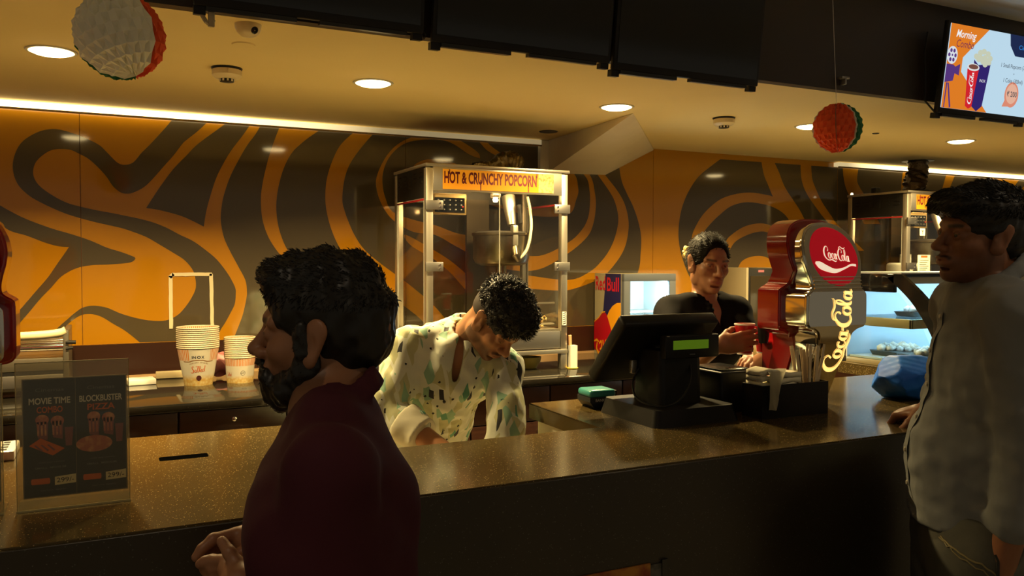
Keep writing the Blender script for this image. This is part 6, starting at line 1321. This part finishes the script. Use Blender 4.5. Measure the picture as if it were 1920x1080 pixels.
# ------------------------------------------------------------------ man in the grey shirt, at the right
def right_man():
    f = unit((-.76, .65, 0)); l = np.array([-f[1], f[0], 0])
    H = Frame((1.845, 1.268, 1.622), (-.93, .365, .01), (-.04, -.12, 1)); s = .95
    N = A3(1.872, 1.262, 1.505); SL, SR = N-A3(0, 0, .065)+l*.195, N-A3(0, 0, .065)-l*.175+f*.02; CH = N-A3(0, 0, .22)-f*.0; WA = A3(1.868, 1.265, 1.10); PV = A3(1.872, 1.258, .90)
    EL, WL = SL-A3(0, 0, .30)-f*.03, SL-A3(0, 0, .55)+f*.02; WR = A3(2.040, 1.545, 1.150); ER = SR-A3(0, 0, .24)-f*.02
    base = (PV[0], PV[1], 0)
    h1 = box_of([WR, WR+A3(-.05, .10, -.05)], .05); h2 = box_of([WL, WL-A3(0, 0, .17)], .06)
    V = Vol((1.45, .88, -.01), (2.30, 1.78, 1.80), .013, ((H.o-.135, H.o+.135, .0029), (h1[0], h1[1], .0042), (h2[0], h2[1], .0046)))
    V.cap(PV, WA, .150, .150, .03, flat=(f, 1.25)); V.cap(WA, CH, .150, .155, .03, flat=(f, 1.30)); V.cap(CH+l*.09, CH-l*.09, .09, .09, .03); V.cap(SL, SR, .055, .055, .03)
    V.cap(N-A3(0, 0, .03), H.p(-.030, 0, -.055), .060, .056, .015); V.cap(N-A3(0, 0, .02)+l*.07, N-A3(0, 0, .02)-l*.07, .045, .045, .03)
    for S, E_, W_ in ((SL, EL, WL), (SR, ER, WR)): V.cap(S, E_, .050, .040, .02); V.cap(E_, W_, .040, .027, .015)
    legs(V, PV, f, l, .90)
    head(V, H, s, jaw=1.04)
    hand(V, WR, (-.15, .75, -.25), (-.2, .25, 1), (-1, 0, 0), 1.0, [(.7, .6, .4)]*4, .08, ((.5, .8, -.4), (.8, .4, -.5)))
    hand(V, WL, (-.10, .05, -1), l*.9-f*.2, f, 1.0, [(.3, .4, .3)]*4, .06)
    v, F = V.mesh(); v = relax(v, F, 1, .35)
    body = np_obj('person', v, F, M_skin, tint=paint(v, H, (.26, .105, .050), s, stubble=.35, mous=.85), base=base)
    tag(body, 'man in a grey button shirt and jeans leaning on the counter at right', 'person')
    eyes(H, s, body, base, .0, .25)
    hv = hair_vol(H, s, [((-.010, 0, .048), (.107, .088, .088)), ((-.045, 0, .002), (.070, .077, .080)), ((.068, .0, .084), (.044, .072, .032)), ((.085, -.02, .066), (.030, .050, .024))],
                  [((.118, 0, -.044), (.070, .115, .100)), ((.03, .085, -.060), (.050, .045, .070)), ((.03, -.085, -.060), (.050, .045, .070)), ((-.01, 0, -.130), (.11, .11, .060))], 0)
    hv.noise(.0035, .014, 21); a, b = hv.mesh()
    fl = lambda L: np.stack([.9*np.ones(len(L)), -.5*np.ones(len(L)), np.where(L[:, 2] > .08, .0, -.8)], 1)
    hair_obj('hair', a, b, [tufts(a, b, H, 3800, .015, .0015, 5, fl, .05, .25), tufts(a, b, H, 1800, .008, .0012, 7, fl, -.2, .25)], M_hair, body, base)
    S_ = Vol((1.45, .86, .90), (2.32, 1.80, 1.58), .009)
    S_.cap(PV, WA, .168, .168, .03, flat=(f, 1.15)); S_.cap(WA, CH, .168, .160, .03, flat=(f, 1.28)); S_.cap(CH+l*.10, CH-l*.10, .100, .100, .04); S_.cap(SL, SR, .070, .070, .03); S_.cap(WA+f*.055-A3(0, 0, .02), WA+f*.035+A3(0, 0, .10), .100, .092, .05); S_.cap(PV+f*.052+l*.05, WA+f*.048+l*.03, .104, .102, .04); S_.cap(PV+f*.052-l*.05, WA+f*.048-l*.03, .104, .102, .04)
    S_.cap(CH+A3(0, 0, .05), N-A3(0, 0, .05), .11, .080, .04); S_.cap(N-A3(0, 0, .02)+l*.11, N-A3(0, 0, .02)-l*.11, .048, .048, .04)
    S_.cap(SL, EL, .068, .060, .02); S_.cap(SR, ER, .068, .060, .02); S_.cap(EL, EL+(WL-EL)*.55, .058, .050, .02); S_.cap(ER, ER+(WR-ER)*.75, .058, .045, .02)
    S_.noise(.0060, .050, 4); S_.noise(.0020, .016, 5); S_.plane((PV[0], PV[1], .955), (f[0]*-.10, f[1]*-.10, -1))
    collar(S_, N+A3(0, 0, .046)+f*.006, A3(0, 0, 1)+f*.30, f, .076, .0100, .050, gap=.22)
    S_.cap(N, H.p(-.03, 0, -.06), .060, .057, .004, 's')
    v, F = S_.mesh(); sh = np_obj('shirt', v, F, mat('grey_chambray', (.205, .212, .212), .85, spec=.2, bump=(500, .2, .001)), body, base=base)
    from mathutils.bvhtree import BVHTree
    bt = BVHTree.FromPolygons([Vector(q) for q in v], F.tolist())
    M_btn = mat('button', (.50, .45, .34), .35)
    line = []
    for z in np.linspace(1.44, .99, 40):
        c = A3(N[0], N[1], z); hit = bt.ray_cast(Vector(c+f*.45+l*.012), Vector(-f))[0]
        if hit: line.append(hit)
    bm = BM()
    for q0, q1 in zip(line, line[1:]):
        o1 = Vector(f)*.0025; face(bm, [q0+o1+Vector(l)*.014, q1+o1+Vector(l)*.014, q1+o1-Vector(l)*.014, q0+o1-Vector(l)*.014])
    bmesh.ops.translate(bm, verts=bm.verts[:], vec=-Vector(base)); obj('placket', bm, MATS['grey_chambray'], sh)
    for i in (1, 8, 15, 22, 29, 36):
        if i < len(line):
            bm = BM(); lathe(bm, [(0, .0035), (.005, .003), (.0058, .001), (.0058, -.001)], 12)
            q = Vector((0, 0, 1)).rotation_difference(Vector(f)); bmesh.ops.transform(bm, matrix=Matrix.Translation(line[i]+Vector(f)*.003-Vector(base)) @ q.to_matrix().to_4x4(), verts=bm.verts[:]); obj('button', bm, M_btn, sh)
    T_ = Vol((1.50, .90, .06), (2.25, 1.65, 1.02), .012); T_.cap(PV+l*.05+f*.025, PV-l*.05+f*.025, .138, .138, .03, flat=(f, 1.12)); T_.cap(PV+A3(0, 0, .08), PV-A3(0, 0, .02), .140, .145, .03, flat=(f, 1.12)); legs(T_, PV+f*.025, f, l, .90, (.116, .086, .068), shoe=False); T_.noise(.005, .06, 9); T_.plane((0, 0, .07), (0, 0, -1)); v, F = T_.mesh()
    M_den = mat('faded_denim', (.105, .100, .080), .9, spec=.1, vary=(9, (.060, .060, .055), .4, .7), bump=(300, .2, .001))
    je = np_obj('jeans', v, F, M_den, body, base=base); bt2 = BVHTree.FromPolygons([Vector(q) for q in v], F.tolist())
    M_seam = mat('denim_seam', (.030, .028, .024), .9); M_thr = mat('denim_thread', (.20, .16, .07), .8)
    def seam(name, pts, m, r):
        out = []
        for q in pts:
            hit = bt2.find_nearest(Vector(q))
            if hit[0]: out.append(hit[0]+hit[1]*r*.4-Vector(base))
        bm = BM(); tube(bm, out, r, 5); obj(name, bm, m, je)
    out_ = lambda z, a, rr=.30: A3(PV[0], PV[1], z)+(f*math.cos(a)+l*math.sin(a))*rr
    seam('side_seam', [out_(z, 1.45) for z in np.linspace(.97, .35, 26)], M_seam, .004)
    seam('side_stitch', [out_(z, 1.58) for z in np.linspace(.97, .35, 26)], M_thr, .0018)
    seam('pocket_edge', [out_(.965-.085*t*t, .62+.80*t) for t in np.linspace(0, 1, 14)], M_thr, .0026)
    seam('pocket_edge', [out_(.955-.085*t*t, .58+.80*t) for t in np.linspace(0, 1, 14)], M_thr, .0018)
    shoes('shoe', PV, f, l, body, base, M_black)
right_man()
# ------------------------------------------------------------------ woman in black behind the counter
def woman():
    f = unit((.12, -.99, 0)); l = np.array([-f[1], f[0], 0]); up = A3(0, 0, 1)
    H = Frame((2.088, 2.546, 1.549), (-.22, -.95, -.13), (.02, -.12, 1)); s = .93
    N = A3(2.098, 2.580, 1.415); SR, SL = A3(1.970, 2.635, 1.366), A3(2.228, 2.545, 1.366); CH = A3(2.095, 2.585, 1.255); WA = A3(2.09, 2.62, 1.06); PV = A3(2.09, 2.66, .88)
    ER, WR = A3(1.800, 2.40, 1.12), A3(1.812, 2.150, 1.282); EL, WL = A3(2.19, 2.36, 1.15), A3(2.075, 2.235, 1.225); CUP = A3(1.915, 2.145, 1.298)
    base = (PV[0], PV[1], 0); h1 = box_of([WR, CUP], .075); h2 = box_of([WL, WL+A3(-.10, -.03, .03)], .05)
    V = Vol((1.60, 2.0, -.01), (2.50, 2.95, 1.72), .013, ((H.o-.128, H.o+.128, .0029), (h1[0], h1[1], .0033), (h2[0], h2[1], .0042)))
    V.cap(PV, WA, .135, .112, .03, flat=(f, 1.35)); V.cap(WA, CH, .112, .125, .03, flat=(f, 1.35)); V.cap(SL, SR, .044, .044, .03); V.cap(CH-A3(0, 0, .02)+l*.06, CH-A3(0, 0, .02)-l*.06, .085, .085, .03)
    V.cap(N-A3(0, 0, .03), H.p(-.030, 0, -.055), .047, .046, .015); V.cap(N-A3(0, 0, .02)+l*.06, N-A3(0, 0, .02)-l*.06, .036, .036, .03); V.ell(N+f*.02-A3(0, 0, .06), (.052, .05, .05), k=.03)
    for S, E_, W_ in ((SL, EL, WL), (SR, ER, WR)): V.cap(S, E_, .043, .035, .02); V.cap(E_, W_, .035, .023, .015)
    legs(V, PV, f, l, .88)
    head(V, H, s, slim=.95, jaw=.92, eye_open=.0016)
    hand(V, WR, (.88, -.42, .14), (-.44, -.88, .16), (.1, .1, 1), .92, [(.12, .42, .45), (.14, .45, .48), (.18, .48, .5), (.24, .5, .5)], .12, ((.62, .50, -.60), (.85, .10, -.50)))
    hand(V, WL, (-.92, -.28, -.10), (.05, -.2, 1), (0, -1, 0), .9, [(.4, .5, .4)]*4, .06)
    v, F = V.mesh(); v = relax(v, F, 1, .35)
    body = np_obj('person', v, F, M_skin, tint=paint(v, H, (.34, .155, .078), s, brow=.8, lip=(.30, .07, .06)), base=base)
    tag(body, 'woman in a black shirt with a flower in her tied hair, filling a red cup', 'person')
    eyes(H, s, body, base, .5)
    hv = hair_vol(H, s, [((-.014, 0, .040), (.106, .081, .089)), ((-.05, 0, .0), (.060, .070, .062)), ((-.108, .0, -.004), (.040, .046, .044))],
                  [((.106, 0, -.014), (.066, .078, .104)), ((.03, .085, -.070), (.062, .045, .070)), ((.03, -.085, -.070), (.062, .045, .070)), ((-.0, 0, -.120), (.10, .11, .066))], 0, .0034, .16)
    hv.noise(.0010, .010, 2); a, b = hv.mesh()
    hair_obj('hair', a, b, [tufts(a, b, H, 1500, .022, .0012, 4, lambda L: np.stack([-np.ones(len(L)), 0*L[:, 1], -.15*np.ones(len(L))], 1), -.1, .10)], mat('sleek_hair', (.008, .006, .004), .6, spec=.10), body, base)
    fp = H.p(-.098, -.052, .030)-A3(base); bm = BM()
    for i in range(6):
        a_ = i*PI/3; d_ = Vector(H.f*-.35*0+H.l*math.cos(a_)*1.0*.0+H.f*math.cos(a_)+H.u*math.sin(a_)).normalized(); c = Vector(fp)+d_*.013
        bmesh.ops.create_icosphere(bm, subdivisions=2, radius=1, matrix=Matrix.Translation(c) @ d_.to_track_quat('X', 'Z').to_matrix().to_4x4() @ Matrix.Diagonal((.016, .010, .007, 1)))
    fl_ = obj('hair_flower', bm, mat('flower_yellow', (.85, .62, .22), .6), body, smooth=True, label='pale yellow flower hair clip')
    S_ = Vol((1.60, 2.18, .80), (2.52, 2.95, 1.50), .009)
    S_.cap(PV, WA, .150, .130, .03, flat=(f, 1.25)); S_.cap(WA, CH, .130, .140, .03, flat=(f, 1.22)); S_.cap(CH+l*.075, CH-l*.075, .098, .098, .04); S_.cap(SL, SR, .058, .058, .03); S_.cap(CH-A3(0, 0, .03)+l*.06+f*.04, CH-A3(0, 0, .03)-l*.06+f*.04, .078, .078, .04)
    S_.cap(N-A3(0, 0, .012)+l*.08, N-A3(0, 0, .012)-l*.08, .036, .036, .04)
    S_.cap(SL, SL+(EL-SL)*.98, .056, .053, .02); S_.cap(SR, SR+(ER-SR)*.98, .056, .053, .02); S_.noise(.004, .045, 31); S_.plane((0, 0, .84), (0, 0, -1))
    collar(S_, N+A3(0, 0, .028), unit(H.p(-.03, 0, -.05)-N)-f*.15, f, .064, .0075, .055, gap=.45)
    S_.cap(N, H.p(-.03, 0, -.06), .048, .047, .004, 's'); S_.ell(N+f*.085-A3(0, 0, .035), (.019, .060, .055), np.array([l, f, up]), .008, 's'); S_.ell(N+f*.115-A3(0, 0, .075), (.011, .060, .060), np.array([l, f, up]), .008, 's')
    v, F = S_.mesh(); np_obj('shirt', v, F, mat('black_cotton', (.007, .006, .006), .85, spec=.08), body, base=base)
    T_ = Vol((1.80, 2.38, .06), (2.40, 2.98, .98), .016); T_.cap(PV+l*.05, PV-l*.05, .120, .120, .03, flat=(f, 1.1)); legs(T_, PV, f, l, .88, (.094, .068, .056), shoe=False); T_.plane((0, 0, .09), (0, 0, -1)); v, F = T_.mesh(); np_obj('trousers', v, F, MATS['black_cotton'], body, base=base); shoes('shoe', PV, f, l, body, base, M_black)
    t = thing('paper_cup', 'red paper cup held by the woman beside the cola tower', 'cup', tuple(CUP-A3(0, 0, .050)))
    bm = BM(); lathe(bm, [(0, .003), (.022, .003), (.0225, 0), (.0235, 0), (.033, .098), (.0322, .099), (.0225, .004)], 28); obj('cup_wall', bm, mat('cup_red', (.50, .012, .016), .35), t)
    bm = BM(); lathe(bm, [(.0325, .096), (.0342, .098), (.0342, .1015), (.0325, .1030), (.0315, .100), (.0325, .096)], 28, caps=False); obj('rolled_rim', bm, M_paper, t)
    bm = BM(); lathe(bm, [(.0226, -.0006), (.0240, -.0006), (.0243, .004), (.0234, .004)], 28, caps=False); obj('base_band', bm, M_paper, t)
woman()
# ------------------------------------------------------------------ man bending in the leaf print shirt
def worker():
    r_, z_, c_ = A3(.91, -.42, 0), A3(0, 0, 1), A3(-.42, -.91, 0)
    uh = unit(.384*r_+.512*z_+.77*c_); fh = unit(.497*r_-.813*z_+.29*c_)
    s = .97; H = Frame((1.104, 2.373, 1.370), (.192, -.566, -.802), (.332, -.731, .596))
    N = A3(1.043, 2.495, 1.312); SR, SL = A3(.885, 2.545, 1.272), A3(1.150, 2.440, 1.222); CH = A3(1.005, 2.555, 1.210); BE = A3(.975, 2.680, 1.04); PV = A3(.965, 2.845, .85)
    ER, WR = A3(.785, 2.520, 1.085), A3(.915, 2.320, .975); EL, WL = A3(1.115, 2.335, 1.04), A3(1.045, 2.305, .875)
    ax = unit(N-BE); side = unit(SL-SR); fr = unit(np.cross(side, ax)); fr = fr if fr@c_ > 0 else -fr; fr = unit(fr)
    base = (PV[0], PV[1], 0); f = unit((.35, -.94, 0)); l = np.array([-f[1], f[0], 0])
    h1 = box_of([WR, WR+A3(.08, -.10, -.10)], .05)
    V = Vol((.62, 2.05, -.01), (1.40, 3.12, 1.56), .013, ((H.o-.135, H.o+.135, .0026), (h1[0], h1[1], .005)))
    V.cap(PV, BE, .140, .130, .03, flat=(fr, 1.35)); V.cap(BE, CH, .130, .140, .03, flat=(fr, 1.35)); V.cap(SL, SR, .050, .050, .03); V.cap(CH+side*.07, CH-side*.07, .085, .085, .03)
    V.cap(N-ax*.05, H.p(-.034, 0, -.050), .058, .054, .015); V.cap(N-ax*.03+side*.06, N-ax*.03-side*.06, .045, .045, .03)
    for S, E_, W_ in ((SL, EL, WL), (SR, ER, WR)): V.cap(S, E_, .047, .040, .02); V.cap(E_, W_, .041, .029, .015)
    legs(V, PV, f, l, .85)
    head(V, H, s, eye_open=.0018)
    hand(V, WR, (.5, -.6, -.5), (.3, .5, .6), (.6, .3, .1), 1.0, [(.4, .5, .3)]*4); hand(V, WL, (-.2, 0, -1), (.8, -.3, 0), (.3, .9, 0), 1.0, [(.4, .5, .3)]*4)
    v, F = V.mesh(); v = relax(v, F, 1, .35)
    body = np_obj('person', v, F, M_skin, tint=paint(v, H, (.46, .215, .098), s, stubble=.62, mous=.75), base=base)
    tag(body, 'young man in a cream and green leaf print shirt bending down behind the counter', 'person')
    eyes(H, s, body, base, .5)
    hv = hair_vol(H, s, [((.004, 0, .062), (.106, .086, .086)), ((.056, 0, .092), (.052, .068, .046)), ((-.036, 0, .072), (.082, .080, .068))],
                  [((.128, 0, -.040), (.076, .115, .104)), ((-.02, 0, -.078), (.14, .14, .100))], 0)
    hv.noise(.0050, .013, 14); a, b = hv.mesh()
    def curl(L): return np.stack([np.sin(L[:, 1]*90)+.5, np.cos(L[:, 0]*80+L[:, 2]*60), np.sin(L[:, 0]*70+L[:, 1]*50)], 1)
    t1 = tufts(a, b, H, 5200, .018, .0017, 3, curl, .03, .8)
    fade = Vol(H.o-.15, H.o+.15, .0034); fade.ell(H.p(-.012*s, 0, .036*s), [.0988*s, .0766*s, .0848*s], H.R); fade.ell(H.p(-.03*s, 0, .010*s), [.0828*s, .0708*s, .0758*s], H.R); fade.ell(H.p(.12*s, 0, -.045*s), [.088*s, .12*s, .105*s], H.R, .006, 's'); fade.ell(H.p(-.0*s, 0, -.088*s), [.12*s, .13*s, .085*s], H.R, .006, 's')
    fa, fb_ = fade.mesh()
    hair_obj('hair', a, b, [t1], M_hair, body, base)
    np_obj('faded_sides', fa, fb_, mat('faded_hair', (.030, .017, .010), .7), body, base=base)
    # leaf print shirt
    S_ = Vol((.60, 2.10, .82), (1.32, 3.08, 1.48), .0068)
    S_.cap(PV+ax*.02, BE, .165, .160, .03, flat=(fr, 1.22)); S_.cap(BE, CH, .160, .158, .03, flat=(fr, 1.20)); S_.cap(CH+side*.075, CH-side*.075, .105, .105, .04); S_.cap(SL, SR, .068, .068, .03); S_.cap(BE+c_*.05, CH+c_*.03-A3(0, 0, .03), .105, .100, .05)
    S_.cap(N-ax*.035+side*.07, N-ax*.035-side*.07, .055, .055, .04)
    S_.cap(SL, EL, .066, .060, .02); S_.cap(EL, EL+(WL-EL)*.82, .060, .054, .015); S_.cap(SR, ER, .068, .066, .02); S_.cap(ER, ER+(WR-ER)*.42, .064, .062, .015)
    S_.noise(.0065, .040, 41); S_.noise(.0022, .014, 42)
    pts = collar(S_, N+ax*.022, ax+fr*.10, fr, .074, .0120, .060, gap=.30)
    S_.cap(N-ax*.03, H.p(-.034, 0, -.055), .0585, .056, .004, 's'); S_.ell(N+fr*.092-ax*.040, (.015, .070, .075), np.array([unit(side), fr, ax]), .008, 's')
    for sg in (-1, 1): S_.cap(N+unit(side)*.058*sg+fr*.035+ax*.020, N+unit(side)*.040*sg+fr*.098-ax*.050, .013, .020, .006)
    S_.plane(ER+(WR-ER)*.42, WR-ER) if False else None
    v, F = S_.mesh()
    m, nt, p = principled('leaf_print'); Nn = nt.nodes; Lk = nt.links; tc = Nn.new('ShaderNodeTexCoord')
    def node(t, **k):
        q = Nn.new(t)
        for a_, b_ in k.items():
            if a_ in q.inputs.keys() if hasattr(q.inputs, 'keys') else False: q.inputs[a_].default_value = b_
        return q
    def mapping(sc, rot, seed):
        q = Nn.new('ShaderNodeMapping'); q.inputs['Scale'].default_value = sc; q.inputs['Rotation'].default_value = rot; q.inputs['Location'].default_value = (seed, seed*.7, seed*.3)
        dn = Nn.new('ShaderNodeTexNoise'); dn.inputs['Scale'].default_value = 9; dn.inputs['Detail'].default_value = 2
        mxv = Nn.new('ShaderNodeMix'); mxv.data_type = 'VECTOR'; mxv.inputs['Factor'].default_value = .016; Lk.new(tc.outputs['Object'], dn.inputs['Vector']); Lk.new(tc.outputs['Object'], mxv.inputs['A']); Lk.new(dn.outputs['Color'], mxv.inputs['B'])
        Lk.new(mxv.outputs['Result'], q.inputs[0]); return q
    cur = None
    def layer(col, sc, rot, seed, thr, scale, rand=1.):
        nonlocal cur
        mp = mapping(sc, rot, seed); vo = Nn.new('ShaderNodeTexVoronoi'); vo.inputs['Scale'].default_value = scale; vo.inputs['Randomness'].default_value = rand; vo.distance = 'CHEBYCHEV'; Lk.new(mp.outputs[0], vo.inputs['Vector'])
        se = Nn.new('ShaderNodeSeparateColor'); Lk.new(vo.outputs['Color'], se.inputs[0]); g = Nn.new('ShaderNodeMath'); g.operation = 'GREATER_THAN'; g.inputs[1].default_value = thr[0]; Lk.new(se.outputs[0], g.inputs[0])
        ls = Nn.new('ShaderNodeMath'); ls.operation = 'LESS_THAN'; ls.inputs[1].default_value = thr[1]; Lk.new(vo.outputs['Distance'], ls.inputs[0])
        mu = Nn.new('ShaderNodeMath'); mu.operation = 'MULTIPLY'; Lk.new(g.outputs[0], mu.inputs[0]); Lk.new(ls.outputs[0], mu.inputs[1])
        mx = Nn.new('ShaderNodeMix'); mx.data_type = 'RGBA'; mx.inputs['B'].default_value = (*col, 1); Lk.new(mu.outputs[0], mx.inputs['Factor'])
        if cur is None: mx.inputs['A'].default_value = (.68, .70, .57, 1)
        else: Lk.new(cur, mx.inputs['A'])
        cur = mx.outputs['Result']
    layer((.52, .52, .30), (1, 1, .40), (.3, .5, .2), 1.3, (.40, .42), 24)
    layer((.27, .45, .31), (1, 1, .35), (.7, .3, .9), 4.1, (.50, .32), 26)
    layer((.12, .32, .22), (1, 1, .30), (-.5, .6, .3), 7.7, (.62, .25), 26)
    layer((.035, .035, .040), (1, 1, .16), (.25, -.3, .4), 2.9, (.52, .17), 22)
    layer((.020, .022, .022), (1, 1, .10), (-.9, .5, .2), 9.2, (.25, .10), 34)
    layer((.020, .022, .022), (1, .12, 1), (.4, .9, -.6), 5.6, (.35, .095), 32)
    Lk.new(cur, p.inputs['Base Color']); p.inputs['Roughness'].default_value = .7; p.inputs['Specular IOR Level'].default_value = .25
    sh = np_obj('leaf_print_shirt', v, F, m, body, base=base)
    from mathutils.bvhtree import BVHTree
    bt = BVHTree.FromPolygons([Vector(q) for q in v], F.tolist())
    for k in (.16, .26, .36):
        q0 = N-ax*k+fr*.4+side*.01; hit = bt.ray_cast(Vector(q0), Vector(-fr))
        if hit[0]:
            bm = BM(); lathe(bm, [(0, .003), (.005, .0025), (.0055, 0)], 12); q = Vector((0, 0, 1)).rotation_difference(hit[1]); bmesh.ops.transform(bm, matrix=Matrix.Translation(hit[0]+hit[1]*.001-Vector(base)) @ q.to_matrix().to_4x4(), verts=bm.verts[:]); obj('button', bm, M_dark, sh)
    # pale rolled cuff on the right sleeve
    e0 = ER+(WR-ER)*.42; dv = unit(WR-ER); Cf = Vol(e0-.14, e0+.14, .006); Cf.cap(e0-dv*.03, e0+dv*.045, .066, .060, .01); Cf.plane(e0+dv*.050, dv); Cf.plane(e0-dv*.03, -dv); Cf.noise(.003, .03, 3); cv, cf = Cf.mesh()
    np_obj('rolled_cuff', cv, cf, mat('cuff_cream', (.74, .70, .52), .75), sh, base=base)
    T_ = Vol((.66, 2.56, .06), (1.22, 3.18, 1.06), .015); T_.cap(PV+l*.05, PV-l*.05, .122, .122, .03, flat=(f, 1.1)); T_.cap(PV, BE-ax*.02, .130, .120, .03, flat=(fr, 1.3)); legs(T_, PV, f, l, .85, (.094, .070, .058), shoe=False); T_.plane((0, 0, .09), (0, 0, -1)); v, F = T_.mesh(); np_obj('trousers', v, F, mat('black_trousers', (.010, .010, .010), .8), body, base=base); shoes('shoe', PV, f, l, body, base, M_black)
worker()
